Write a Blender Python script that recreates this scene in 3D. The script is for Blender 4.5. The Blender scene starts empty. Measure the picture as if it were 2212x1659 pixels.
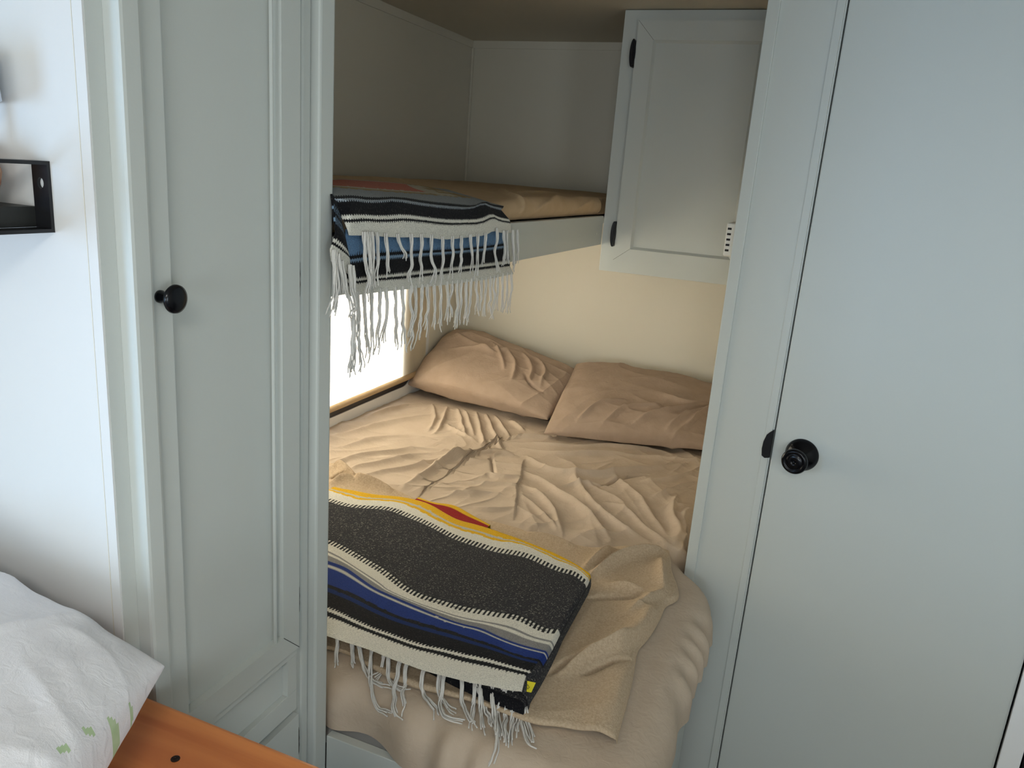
import bpy, bmesh, math, random
import numpy as np
from mathutils import Vector, Matrix
random.seed(4); RNG = np.random.RandomState(7)
COL = bpy.context.scene.collection
PI = math.pi
# measured plan positions (metres) of hems, stripes, folds and tassels
TR = {"low":{"E":[[-0.6775,0.978],[-0.637,0.9771],[-0.5927,0.9774],[-0.561,0.9728],[-0.5248,0.9711],[-0.4831,0.9695],[-0.4256,0.9769],[-0.4114,0.9779],[-0.3783,0.9865],[-0.3484,0.9908],[-0.3331,0.9977]],"Wc":[[-0.7106,1.0263],[-0.6515,1.0185],[-0.586,1.0142],[-0.5349,1.0103],[-0.4911,1.0165],[-0.4456,1.0181],[-0.4029,1.0271],[-0.3503,1.0347],[-0.3414,1.0368]],"Wl":[[-0.7254,1.0474],[-0.6935,1.0427],[-0.6339,1.0307],[-0.5825,1.0286],[-0.5316,1.0249],[-0.4875,1.0332],[-0.4545,1.0364],[-0.411,1.0454],[-0.3772,1.0466],[-0.3375,1.0498]],"Bb":[[-0.7748,1.1192],[-0.7107,1.1085],[-0.6467,1.0924],[-0.5898,1.0841],[-0.5413,1.0885],[-0.4797,1.0883],[-0.4173,1.0866],[-0.3687,1.0807],[-0.3364,1.0858]],"Bt":[[-0.8249,1.1913],[-0.7847,1.1873],[-0.7474,1.1707],[-0.694,1.1468],[-0.6479,1.1385],[-0.5894,1.1291],[-0.5317,1.1191],[-0.492,1.1174],[-0.4575,1.1232],[-0.417,1.1123],[-0.3801,1.1092],[-0.3341,1.1137]],"Wb":[[-0.8517,1.2294],[-0.7687,1.1966],[-0.6928,1.1673],[-0.6699,1.1527],[-0.5955,1.1401],[-0.5488,1.1375],[-0.5011,1.1361],[-0.4445,1.1488],[-0.41,1.1528],[-0.3697,1.1424],[-0.3358,1.1467]],"Cb":[[-0.8734,1.2612],[-0.8352,1.251],[-0.7772,1.2315],[-0.7211,1.2133],[-0.6807,1.1936],[-0.6485,1.1747],[-0.6073,1.1614],[-0.5672,1.1616],[-0.5411,1.1616],[-0.5134,1.1616],[-0.4786,1.1696],[-0.4445,1.1764],[-0.4231,1.1857],[-0.3975,1.1834],[-0.3687,1.1723],[-0.3505,1.1708],[-0.337,1.1799]],"Tt":[[-0.9962,1.4392],[-0.9518,1.434],[-0.9088,1.4483],[-0.8565,1.4742],[-0.8093,1.4659],[-0.7349,1.4508],[-0.6756,1.4278],[-0.6413,1.4208],[-0.5915,1.4172],[-0.5471,1.4161],[-0.5143,1.4256],[-0.4786,1.4273],[-0.4368,1.4106],[-0.399,1.4019],[-0.3736,1.4077],[-0.3442,1.3834]],"W1":[[-1.0092,1.4796],[-0.9813,1.4757],[-0.9331,1.4721],[-0.9022,1.4926],[-0.8513,1.5103],[-0.7925,1.4951],[-0.6898,1.4559],[-0.6544,1.4526],[-0.6081,1.4537],[-0.5599,1.4461],[-0.5431,1.4612],[-0.5058,1.4614],[-0.466,1.4516],[-0.424,1.4331],[-0.3803,1.4285],[-0.3456,1.3976]],"T":[[-1.0109,1.509],[-0.9893,1.5155],[-0.9214,1.5214],[-0.8707,1.5433],[-0.811,1.5481],[-0.7741,1.5393],[-0.7356,1.5201],[-0.6898,1.501],[-0.6473,1.5039],[-0.598,1.5001],[-0.54,1.4891],[-0.5083,1.4819],[-0.4344,1.4629],[-0.3844,1.4411],[-0.3485,1.4189]],"OUT":[[-0.3596,1.4651],[-0.3549,1.4408],[-0.3572,1.4026],[-0.3461,1.3673],[-0.3421,1.3033],[-0.3358,1.2754],[-0.33,1.238],[-0.33,1.2059],[-0.3241,1.1472],[-0.3227,1.0978],[-0.3197,1.0564],[-0.3211,1.0216],[-0.3158,0.9955]]},"wedge":[[-0.8325,1.5729],[-0.786,1.563],[-0.7519,1.5778],[-0.7267,1.5776],[-0.6837,1.555],[-0.6166,1.5233]],"tlow":[[[-0.6732,1.0005],[-0.6608,0.9763],[-0.6522,0.9609]],[[-0.6477,1.004],[-0.6359,0.983],[-0.6202,0.9782]],[[-0.643,1.0065],[-0.6204,0.9848],[-0.5972,0.9776],[-0.5836,0.9657],[-0.5657,0.9595],[-0.545,0.9613]],[[-0.6099,1.0142],[-0.6003,0.9857],[-0.5791,0.9555],[-0.556,0.9343],[-0.5359,0.9332],[-0.5026,0.9221]],[[-0.5788,1.0006],[-0.5774,0.9817],[-0.5806,0.9641]],[[-0.5742,1.0031],[-0.5639,0.9794],[-0.5434,0.9653],[-0.5187,0.9632],[-0.4996,0.9704]],[[-0.5455,0.9957],[-0.5416,0.9756],[-0.5324,0.9499],[-0.5135,0.9277],[-0.4983,0.9244]],[[-0.5378,0.9999],[-0.5243,0.9694],[-0.5084,0.942],[-0.4997,0.9236]],[[-0.5036,0.9991],[-0.4977,0.9775],[-0.4816,0.9621],[-0.4602,0.9502],[-0.444,0.9335]],[[-0.4772,1.0008],[-0.4624,0.9723],[-0.44,0.958],[-0.4191,0.9494]],[[-0.4684,1.0024],[-0.4579,0.9747],[-0.4468,0.946],[-0.4277,0.9338],[-0.4012,0.9423]],[[-0.4417,1.0105],[-0.4289,0.9842],[-0.4119,0.9644],[-0.3898,0.9483],[-0.3727,0.9307]],[[-0.4316,0.9976],[-0.4091,0.9977],[-0.3826,0.9799],[-0.3604,0.9583],[-0.352,0.9311]],[[-0.4173,1.0113],[-0.4002,0.9706],[-0.3846,0.9297],[-0.3754,0.9214]],[[-0.4079,1.0072],[-0.3899,0.976],[-0.3709,0.9421],[-0.3525,0.9206]],[[-0.3931,1.0242],[-0.3737,0.9845],[-0.3538,0.9511],[-0.3308,0.9218],[-0.3321,0.9014],[-0.3416,0.8703]],[[-0.3716,1.0176],[-0.3571,0.9793],[-0.3472,0.944],[-0.3325,0.9259]],[[-0.3675,1.0168],[-0.345,0.9719],[-0.329,0.9379],[-0.3254,0.9171]],[[-0.356,1.0289],[-0.3434,0.9893],[-0.3276,0.9595],[-0.3124,0.914]],[[-0.3499,1.0321],[-0.3353,1.0048],[-0.3245,0.9691],[-0.3146,0.9403]],[[-0.3484,1.0329],[-0.3279,1.0087],[-0.311,0.9789],[-0.2947,0.9635],[-0.2886,0.9387]],[[-0.3469,1.0337],[-0.3277,0.9947],[-0.3101,0.9633],[-0.2914,0.9372],[-0.2795,0.9409]]],"up":{"K0":[[0.9217,1.3904],[0.9708,1.3882],[1.0348,1.3827],[1.1218,1.3788],[1.1551,1.3765],[1.2059,1.371],[1.2593,1.3701],[1.3159,1.3708],[1.3784,1.3706],[1.4215,1.3786],[1.4575,1.3718],[1.5142,1.3704]],"K1":[[0.9057,1.4093],[0.9347,1.4082],[0.9579,1.4092],[1.007,1.4062],[1.0678,1.407],[1.1352,1.4023],[1.2114,1.3956],[1.2747,1.3944],[1.3537,1.3928],[1.4128,1.4034],[1.4463,1.3954],[1.5028,1.3902]],"K2":[[0.8959,1.4175],[0.9458,1.4178],[1.0001,1.4144],[1.0671,1.4157],[1.1345,1.4097],[1.219,1.4039],[1.2746,1.4024],[1.3524,1.4013],[1.4048,1.411],[1.4403,1.4027],[1.4939,1.3978]],"K3":[[0.8827,1.4368],[0.9113,1.4373],[0.9334,1.4385],[0.9686,1.4352],[1.0053,1.4357],[1.0447,1.4376],[1.1172,1.431],[1.1994,1.425],[1.3088,1.4213],[1.3689,1.4308],[1.4025,1.4245],[1.4588,1.4176]],"K4":[[0.9219,1.4417],[0.953,1.443],[1.0126,1.4392],[1.0851,1.4413],[1.1839,1.4334],[1.309,1.4272],[1.3678,1.4242],[1.4153,1.4334],[1.4544,1.4262],[1.5116,1.4229]],"K5":[[0.9619,1.4518],[1.0564,1.4481],[1.1248,1.4458],[1.2346,1.4426],[1.3262,1.4396],[1.4064,1.4371],[1.4721,1.4344],[1.5494,1.4247]],"K6":[[1.1229,1.4571],[1.1524,1.4592],[1.1884,1.4584],[1.3122,1.4571],[1.4401,1.4511],[1.4931,1.4471],[1.5913,1.4442],[1.6385,1.4374],[1.716,1.4272],[1.7973,1.416]],"I0":[[0.9403,1.3019],[0.9993,1.3005],[1.1074,1.2946],[1.2367,1.2883],[1.3372,1.2837],[1.4516,1.2797],[1.5681,1.2793]],"I1":[[0.939,1.3179],[0.9627,1.3189],[1.0325,1.3173],[1.1068,1.3121],[1.1891,1.3099],[1.3343,1.3048],[1.5445,1.2981]],"I2":[[0.9387,1.3265],[0.9846,1.3256],[1.1061,1.3219],[1.2335,1.3174],[1.3877,1.3128],[1.5423,1.3097]],"I3":[[0.9379,1.3509],[0.9834,1.3512],[1.1033,1.3475],[1.2306,1.3439],[1.3836,1.34],[1.529,1.3389]],"I4":[[0.9376,1.3601],[0.9867,1.3606],[1.1026,1.3572],[1.2297,1.3513],[1.3824,1.3481],[1.5222,1.3479]],"I5":[[0.9364,1.3975],[1.0999,1.3917],[1.2258,1.3872],[1.3767,1.3862],[1.5201,1.3862]]},"folds":[[0.009,0.022,[[-1.3034,1.8836],[-1.273,2.018],[-1.2347,2.1456],[-1.1939,2.2462]]],[0.008,0.02,[[-1.2493,1.8062],[-1.1993,1.9543],[-1.1235,2.0468],[-1.033,2.0471]]],[0.008,0.018,[[-1.1872,1.7172],[-1.1245,1.8352],[-1.0628,1.9398],[-0.9592,1.9772],[-0.8782,1.9979]]],[0.007,0.016,[[-1.1271,1.6996],[-1.062,1.8327],[-0.9883,1.9163],[-0.87,1.9675]]],[0.008,0.018,[[-1.0778,1.6694],[-1.0085,1.7924],[-0.9431,1.8764],[-0.9062,1.9438],[-0.8755,2.018]]],[0.012,0.02,[[-0.9335,1.673],[-0.9292,1.7644],[-0.9288,1.8943],[-0.8787,2.0382]]],[0.009,0.012,[[-1.0976,2.391],[-0.9625,2.1781]]],[0.01,0.012,[[-1.0565,2.3946],[-0.9087,2.1312],[-0.8638,2.0727]]],[0.01,0.012,[[-1.0211,2.3943],[-0.9079,2.2156],[-0.8226,2.0906]]],[0.009,0.012,[[-0.9859,2.394],[-0.8608,2.2263]]],[0.008,0.012,[[-0.9142,2.3709],[-0.8411,2.3056]]],[0.008,0.014,[[-1.223,2.3802],[-1.1344,2.2398],[-1.1011,2.126]]],[0.009,0.014,[[-1.1702,2.3916],[-1.0962,2.2195],[-1.0649,2.1078]]],[0.008,0.02,[[-1.2655,2.3765],[-1.3063,2.2668],[-1.3175,2.0874]]],[0.008,0.012,[[-1.1284,2.3952],[-1.0406,2.2584],[-0.9718,2.1295]]],[0.007,0.016,[[-1.0862,2.2265],[-1.0067,2.1478],[-0.9281,2.1181]]],[0.01,0.014,[[-0.8604,2.1949],[-0.8474,2.2248],[-0.7737,2.2645],[-0.722,2.2785]]],[-0.008,0.008,[[-0.8367,2.0254],[-0.7803,1.9237],[-0.755,1.8916]]],[0.009,0.016,[[-0.8305,2.0114],[-0.8161,2.0611],[-0.7713,2.0686]]],[0.009,0.014,[[-0.8768,2.0208],[-0.8431,2.0675],[-0.7962,2.0855]]],[0.007,0.016,[[-0.8358,1.7785],[-0.7603,1.8041],[-0.6723,1.8376]]],[0.007,0.018,[[-0.8491,1.6979],[-0.7897,1.7073],[-0.7375,1.7538],[-0.6867,1.7578]]],[0.006,0.016,[[-0.7195,1.6582],[-0.6592,1.6699],[-0.6317,1.6994]]],[0.008,0.014,[[-0.7844,1.857],[-0.7796,1.8837],[-0.7357,1.8726],[-0.6965,1.8976]]],[0.012,0.018,[[-0.7401,2.08],[-0.6496,2.0081],[-0.5631,1.9985],[-0.4941,2.0589],[-0.3918,2.1748],[-0.3032,2.2849]]],[0.009,0.018,[[-0.7799,2.198],[-0.6636,2.2162],[-0.5406,2.3084],[-0.4059,2.3685],[-0.3541,2.3443]]],[0.008,0.016,[[-0.7761,2.141],[-0.6667,2.1377],[-0.545,2.2181],[-0.4165,2.2841],[-0.2633,2.3475]]],[0.011,0.02,[[-0.7034,1.9569],[-0.6169,1.9175],[-0.5528,1.8552],[-0.4925,1.8108],[-0.4127,1.7226],[-0.3636,1.6619]]],[0.009,0.016,[[-0.6642,1.8574],[-0.5786,1.8113],[-0.5204,1.7174],[-0.4755,1.6281]]],[0.007,0.014,[[-0.6412,1.7861],[-0.5834,1.7419],[-0.5218,1.6804],[-0.4933,1.6397]]],[0.01,0.018,[[-0.5631,1.9985],[-0.5089,1.9112],[-0.4443,1.8143],[-0.3622,1.7413],[-0.2862,1.7078]]],[0.008,0.02,[[-0.4794,2.0847],[-0.4053,2.0059],[-0.313,1.8689],[-0.251,1.7507]]],[0.008,0.018,[[-0.3816,2.0826],[-0.3256,2.1182],[-0.2527,2.2474]]],[0.009,0.018,[[-0.334,1.9633],[-0.309,2.0366],[-0.2429,2.1549]]],[0.012,0.02,[[-0.2768,2.0274],[-0.2664,1.8973],[-0.2329,1.8072],[-0.2295,1.709]]],[0.008,0.016,[[-0.4319,1.875],[-0.3689,1.8605],[-0.31,1.7726],[-0.2431,1.7117]]],[0.01,0.016,[[-0.2101,1.9848],[-0.2409,1.9129],[-0.2208,1.8029],[-0.2143,1.697]]],[-0.008,0.012,[[-0.4767,1.9608],[-0.4486,2.0718],[-0.3835,2.138]]],[0.007,0.016,[[-0.5863,1.9067],[-0.5243,1.9609],[-0.45,1.9777]]]],"flap":[[-0.7364,2.0553],[-0.7245,2.0104],[-0.6927,1.9157],[-0.6681,1.8403],[-0.6405,1.7459],[-0.6075,1.6404]],"topedge":[[-1.2032,1.7401],[-1.1404,1.8605],[-1.0729,1.9576],[-0.9677,1.9939],[-0.8874,2.0437],[-0.8515,2.0867],[-0.8354,2.1208],[-0.8555,2.1982],[-0.8508,2.2332],[-0.7814,2.2849],[-0.7292,2.2991],[-0.6132,2.3482],[-0.3575,2.3613],[-0.2661,2.3832]],"ffolds":[[0.012,0.022,[[-0.3759,1.4802],[-0.3652,1.5485],[-0.3423,1.6091]]],[0.014,0.022,[[-0.3542,1.459],[-0.3251,1.5448],[-0.2816,1.621],[-0.2292,1.6518]]],[0.014,0.02,[[-0.232,1.6082],[-0.2222,1.5434],[-0.2005,1.4824]]],[0.01,0.026,[[-0.1991,1.4754],[-0.222,1.3952],[-0.2461,1.3396]]],[0.018,0.026,[[-0.1899,1.4132],[-0.2001,1.2994],[-0.2212,1.2538],[-0.2537,1.2093],[-0.2827,1.1594],[-0.2958,1.1145]]],[-0.009,0.012,[[-0.3174,1.0976],[-0.3013,1.1494],[-0.2838,1.1729]]],[-0.01,0.01,[[-0.2673,1.1298],[-0.244,1.1748],[-0.2036,1.2079]]],[-0.008,0.016,[[-0.3462,1.3728],[-0.2939,1.4024],[-0.2232,1.4312]]],[0.01,0.02,[[-0.3058,1.446],[-0.2625,1.4471],[-0.2186,1.4263]]],[0.007,0.018,[[-0.2017,1.1758],[-0.191,1.0668],[-0.1891,1.0189]]],[0.008,0.024,[[-0.5478,1.5767],[-0.5067,1.5808],[-0.4113,1.5684]]],[0.016,0.03,[[-1.1545,1.67],[-1.1339,1.6915],[-1.0655,1.6499]]],[0.016,0.026,[[-1.0959,1.5861],[-1.0863,1.6215],[-0.9987,1.6335],[-0.9266,1.6226]]],[-0.012,0.014,[[-1.1136,1.6115],[-1.1038,1.6558],[-1.0449,1.6186]]]],"ftop":[[-1.1777,1.7022],[-1.1564,1.7246],[-1.1008,1.6866],[-1.0391,1.6524],[-1.0078,1.6573],[-0.9528,1.6481],[-0.8718,1.6216],[-0.8017,1.602],[-0.7104,1.601],[-0.6401,1.602],[-0.5653,1.5992],[-0.5513,1.5876],[-0.5349,1.6032],[-0.4617,1.5965],[-0.4115,1.5833],[-0.3552,1.6139],[-0.3195,1.6484],[-0.2771,1.6548],[-0.2258,1.6797]],"fright":[[-0.1724,0.9988],[-0.1774,1.0317],[-0.1825,1.1021],[-0.1879,1.1592],[-0.1968,1.2197],[-0.2025,1.2579],[-0.1914,1.3066],[-0.1862,1.3891],[-0.1887,1.4377],[-0.1678,1.4719],[-0.1722,1.5117],[-0.204,1.5843],[-0.2161,1.6464],[-0.2258,1.6797]],"fbot":[[-0.6904,0.9944],[-0.658,1.0043],[-0.5986,0.9845],[-0.513,0.9748],[-0.4576,0.983],[-0.414,0.9892],[-0.345,0.9868],[-0.3014,0.9855],[-0.2645,1.0001],[-0.2382,1.0056],[-0.1955,1.0087],[-0.1745,1.0111]]}

# ------------------------------------------------------------------ helpers
def tag(o, label=None, cat=None, group=None, kind=None):
    if label: o['label'] = label
    if cat: o['category'] = cat
    if group: o['group'] = group
    if kind: o['kind'] = kind
    return o
def thing(name, label, cat, loc=(0,0,0), group=None):
    o = bpy.data.objects.new(name, None); COL.objects.link(o); o.location = loc
    o.empty_display_size = .05
    return tag(o, label, cat, group)
def link(name, me, mat, parent=None, smooth=False):
    if mat is not None: me.materials.append(mat)
    if smooth:
        me.polygons.foreach_set('use_smooth', [True]*len(me.polygons))
    o = bpy.data.objects.new(name, me); COL.objects.link(o)
    if parent is not None:
        p = Vector((0,0,0)); q = parent
        while q is not None: p += q.location; q = q.parent
        me.transform(Matrix.Translation(-p)); o.parent = parent
    return o
class MB:
    def __init__(s): s.v=[]; s.f=[]
    def add(s, V, F):
        n=len(s.v); s.v+= [tuple(map(float,p)) for p in V]; s.f+= [tuple(i+n for i in f) for f in F]; return s
    def box(s, x0,x1,y0,y1,z0,z1):
        V=[(x,y,z) for x in (x0,x1) for y in (y0,y1) for z in (z0,z1)]
        return s.add(V,[(0,1,3,2),(4,6,7,5),(0,4,5,1),(2,3,7,6),(0,2,6,4),(1,5,7,3)])
    def obox(s, o, ax, ay, az):   # oriented box: origin corner + three edge vectors
        o=np.array(o,float); ax,ay,az=[np.array(a,float) for a in (ax,ay,az)]
        V=[o+i*ax+j*ay+k*az for i in (0,1) for j in (0,1) for k in (0,1)]
        return s.add(V,[(0,1,3,2),(4,6,7,5),(0,4,5,1),(2,3,7,6),(0,2,6,4),(1,5,7,3)])
    def prism(s, pts, a, b):      # pts: 2-D outline in the (u,v) plane, a/b: functions to 3-D
        n=len(pts); V=[a(*p) for p in pts]+[b(*p) for p in pts]
        return s.add(V,[tuple(range(n)), tuple(range(2*n-1,n-1,-1))]+[(i,(i+1)%n,n+(i+1)%n,n+i) for i in range(n)])
    def lathe(s, prof, c, axis, n=32):
        axis=Vector(axis).normalized(); t=axis.orthogonal().normalized(); b=axis.cross(t); c=Vector(c)
        V=[];m=len(prof)
        for r,h in prof:
            for i in range(n):
                a=2*PI*i/n; V.append(c+axis*h+(t*math.cos(a)+b*math.sin(a))*r)
        F=[(j*n+i,j*n+(i+1)%n,(j+1)*n+(i+1)%n,(j+1)*n+i) for j in range(m-1) for i in range(n)]
        F+= [tuple(range(n-1,-1,-1)), tuple((m-1)*n+i for i in range(n))]
        return s.add(V,F)
    def tube(s, P, R, n=5):
        P=np.array(P,float); m=len(P); R=np.ones(m)*R if np.isscalar(R) else np.array(R)
        T=np.gradient(P,axis=0); T/=np.linalg.norm(T,axis=1)[:,None]+1e-9
        ref=np.array([.31,.77,.55]); V=[]
        for p,t,r in zip(P,T,R):
            a=np.cross(t,ref); a/=np.linalg.norm(a)+1e-9; b=np.cross(t,a)
            for i in range(n):
                c=2*PI*i/n; V.append(p+r*(math.cos(c)*a+math.sin(c)*b))
        F=[(j*n+i,j*n+(i+1)%n,(j+1)*n+(i+1)%n,(j+1)*n+i) for j in range(m-1) for i in range(n)]
        F+= [tuple(range(n-1,-1,-1)), tuple((m-1)*n+i for i in range(n))]
        return s.add(V,F)
    def build(s, name, mat, parent=None, smooth=False, bevel=0, seg=2):
        me=bpy.data.meshes.new(name); me.from_pydata(s.v,[],s.f)
        bm=bmesh.new(); bm.from_mesh(me); bmesh.ops.recalc_face_normals(bm,faces=bm.faces)
        if bevel>0:
            bmesh.ops.bevel(bm,geom=[e for e in bm.edges if len(e.link_faces)==2 and e.calc_face_angle(0)>.5],offset=bevel,segments=seg,affect='EDGES',profile=.6,clamp_overlap=True)
        bm.to_mesh(me); bm.free()
        return link(name,me,mat,parent,smooth)
def grid(name, P, mat, parent=None, colors=None, closed=False, solid=0, flip=False):
    n,m=P.shape[:2]; me=bpy.data.meshes.new(name)
    V=P.reshape(-1,3)
    i=np.arange(n-1)[:,None]; j=np.arange(m-1)[None,:]
    F=np.stack([i*m+j,(i+1)*m+j,(i+1)*m+j+1,i*m+j+1],-1).reshape(-1,4)
    if closed:
        i=np.arange(n-1)
        F=np.concatenate([F,np.stack([i*m+m-1,(i+1)*m+m-1,(i+1)*m,i*m],-1)])
    if flip: F=F[:,::-1]
    me.vertices.add(len(V)); me.vertices.foreach_set('co',V.astype(np.float32).ravel())
    me.loops.add(F.size); me.loops.foreach_set('vertex_index',F.astype(np.int32).ravel())
    me.polygons.add(len(F)); me.polygons.foreach_set('loop_start',np.arange(0,F.size,4,dtype=np.int32))
    try: me.polygons.foreach_set('loop_total',np.full(len(F),4,dtype=np.int32))
    except Exception: pass
    me.update(calc_edges=True)
    if colors is not None:
        a=me.color_attributes.new('weave','FLOAT_COLOR','POINT'); a.data.foreach_set('color',colors.astype(np.float32).reshape(-1,4).ravel())
    me.validate()
    o=link(name,me,mat,parent,True)
    if solid:
        md=o.modifiers.new('thickness','SOLIDIFY'); md.thickness=solid; md.offset=-1
    return o
def sm(x,a,b):
    t=np.clip((x-a)/(b-a),0,1); return t*t*(3-2*t)
def polydist(X,Y,pts):
    """distance and arclength fraction to a polyline; sign from the side"""
    best=np.full(X.shape,1e9); frac=np.zeros(X.shape); sgn=np.ones(X.shape)
    pts=np.array(pts); L=np.linalg.norm(np.diff(pts,axis=0),axis=1); tot=L.sum(); acc=0
    for a,b,l in zip(pts[:-1],pts[1:],L):
        d=b-a; t=np.clip(((X-a[0])*d[0]+(Y-a[1])*d[1])/(l*l+1e-12),0,1)
        qx=X-(a[0]+t*d[0]); qy=Y-(a[1]+t*d[1]); dd=np.hypot(qx,qy)
        m=dd<best; best=np.where(m,dd,best); frac=np.where(m,(acc+t*l)/tot,frac); sgn=np.where(m,np.sign(d[0]*qy-d[1]*qx),sgn); acc+=l
    return best,frac,sgn
def smooth_line(pts,n=4):
    pts=np.array(pts,float)
    for _ in range(n-2):
        q=[pts[0]]
        for a,b in zip(pts[:-1],pts[1:]): q+= [a*.75+b*.25,a*.25+b*.75]
        q.append(pts[-1]); pts=np.array(q)
    return pts
def wnoise(X,Y,scale,seed,oct=3):
    """smooth value noise from sums of rotated waves"""
    r=np.random.RandomState(seed); out=np.zeros(X.shape); amp=1
    for o in range(oct):
        for k in range(5):
            a=r.rand()*2*PI; f=scale*(1.9**o)*(0.7+.6*r.rand()); ph=r.rand(3)*6.28
            w=.6*np.sin(.43*f*(X*math.sin(a)-Y*math.cos(a))+ph[0])
            out+=amp*np.sin(f*(X*math.cos(a)+Y*math.sin(a))+ph[1]+2*w)
        amp*=.5
    return out/6
def ridged(X,Y,scale,seed,dirn=(1,0),st=3.5):
    """thin creases elongated along dirn"""
    dx,dy=np.array(dirn)/np.hypot(*dirn); a=(X*dx+Y*dy)/st; b=-X*dy+Y*dx
    n=wnoise(a+.015*wnoise(X,Y,scale*.6,seed+1,1),b+.02*wnoise(X,Y,scale*.5,seed+2,1),scale,seed,1)
    return np.exp(-np.abs(n)*5.5)*np.clip(.5+.8*wnoise(X,Y,scale*.35,seed+7,1),0,1)
def folds(X,Y,lst,wob=.0):
    h=np.zeros(X.shape)
    Xw=X+.006*wnoise(X,Y,30,3,2); Yw=Y+.006*wnoise(X,Y,30,5,2)
    for a,w,p in lst:
        d,f,s=polydist(Xw,Yw,smooth_line(p))
        fall=np.sqrt(np.clip(np.sin(np.clip(f,0.02,.98)*PI),0,1))
        ww=np.where(s>0,w*.62,w*1.0)          # steeper on one side
        h+=1.6*a*fall*np.exp(-(d/(ww*.8))**1.5*1.5)
    return h
def lin(c): return tuple((x/12.92 if x<=.04045 else ((x+.055)/1.055)**2.4) for x in c)

# ------------------------------------------------------------------ materials
def new_mat(name, color, rough=.5, metal=0, bump=None, mottle=None, spec=.5, sheen=0):
    m=bpy.data.materials.new(name); m.use_nodes=True; nt=m.node_tree; b=nt.nodes['Principled BSDF']
    b.inputs['Base Color'].default_value=(*color,1); b.inputs['Roughness'].default_value=rough; b.inputs['Metallic'].default_value=metal
    b.inputs['Specular IOR Level'].default_value=spec
    if sheen: b.inputs['Sheen Weight'].default_value=sheen
    tc=nt.nodes.new('ShaderNodeTexCoord')
    if mottle:   # (scale, amount, second colour)
        n=nt.nodes.new('ShaderNodeTexNoise'); n.inputs['Scale'].default_value=mottle[0]; n.inputs['Detail'].default_value=4
        nt.links.new(tc.outputs['Object'],n.inputs['Vector'])
        r=nt.nodes.new('ShaderNodeValToRGB'); r.color_ramp.elements[0].position=.35; r.color_ramp.elements[1].position=.7
        r.color_ramp.elements[0].color=(*color,1)
        r.color_ramp.elements[1].color=(*[a*(1-mottle[1])+c*mottle[1] for a,c in zip(color,mottle[2])],1)
        nt.links.new(n.outputs['Fac'],r.inputs['Fac']); nt.links.new(r.outputs['Color'],b.inputs['Base Color'])
    if bump:     # (scale, strength, distance)
        n=nt.nodes.new('ShaderNodeTexNoise'); n.inputs['Scale'].default_value=bump[0]; n.inputs['Detail'].default_value=3
        nt.links.new(tc.outputs['Object'],n.inputs['Vector'])
        bp=nt.nodes.new('ShaderNodeBump'); bp.inputs['Strength'].default_value=bump[1]; bp.inputs['Distance'].default_value=bump[2]
        nt.links.new(n.outputs['Fac'],bp.inputs['Height']); nt.links.new(bp.outputs['Normal'],b.inputs['Normal'])
    return m
PAINT=(.535,.56,.535)
M={}
M['paint']=new_mat('grey white satin paint',PAINT,.42,bump=(350,.12,.0006),mottle=(3,.10,(.50,.52,.49)),spec=.4)
M['wall']=new_mat('cream wall paint',(.71,.665,.565),.55,bump=(260,.1,.0006),mottle=(2,.1,(.67,.625,.53)),spec=.3)
M['ceil']=new_mat('ceiling paint',(.66,.595,.48),.6,bump=(200,.1,.0006),spec=.2)
M['white']=new_mat('white wall panel',(.68,.68,.67),.5,bump=(300,.08,.0005),spec=.3)
M['floor']=new_mat('vinyl plank floor',(.07,.05,.035),.45,mottle=(14,.5,(.04,.028,.02)),bump=(60,.2,.001))
M['black']=new_mat('black metal',(.012,.012,.014),.32,.3,bump=(500,.1,.0003))
M['knob']=new_mat('polished black knob',(.006,.006,.008),.2,.5)
M['bronze']=new_mat('dark bronze hinge',(.035,.02,.016),.4,.8,bump=(300,.1,.0004))
M['blackwood']=new_mat('black stained plank',(.014,.015,.014),.5,bump=(90,.4,.001))
M['plastic']=new_mat('white plastic',(.74,.73,.68),.35,mottle=(20,.05,(.7,.69,.62)))
M['slot']=new_mat('dark vent slot',(.01,.008,.008),.8,bump=(200,.1,.0005))
M['gasket']=new_mat('black rubber gasket',(.02,.02,.024),.5,bump=(200,.2,.0005))
M['gloss']=new_mat('glossy white window frame',(.8,.8,.8),.2,bump=(90,.05,.0004))
M['gapdark']=new_mat('dark cavity',(.02,.02,.02),.9,bump=(90,.1,.0004))
M['yellow']=new_mat('yellow paper tag',(.78,.68,.03),.5,mottle=(90,.2,(.6,.5,.02)))
M['ink']=new_mat('black print',(.02,.02,.02),.6,bump=(300,.1,.0002))
M['lampglass']=new_mat('pale blue ceramic shade',(.72,.78,.88),.5,mottle=(30,.1,(.6,.66,.8)))
M['speckle']=new_mat('orange speckled pottery',(.62,.42,.27),.6,mottle=(90,.9,(.35,.08,.04)),bump=(120,.4,.002))
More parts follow.
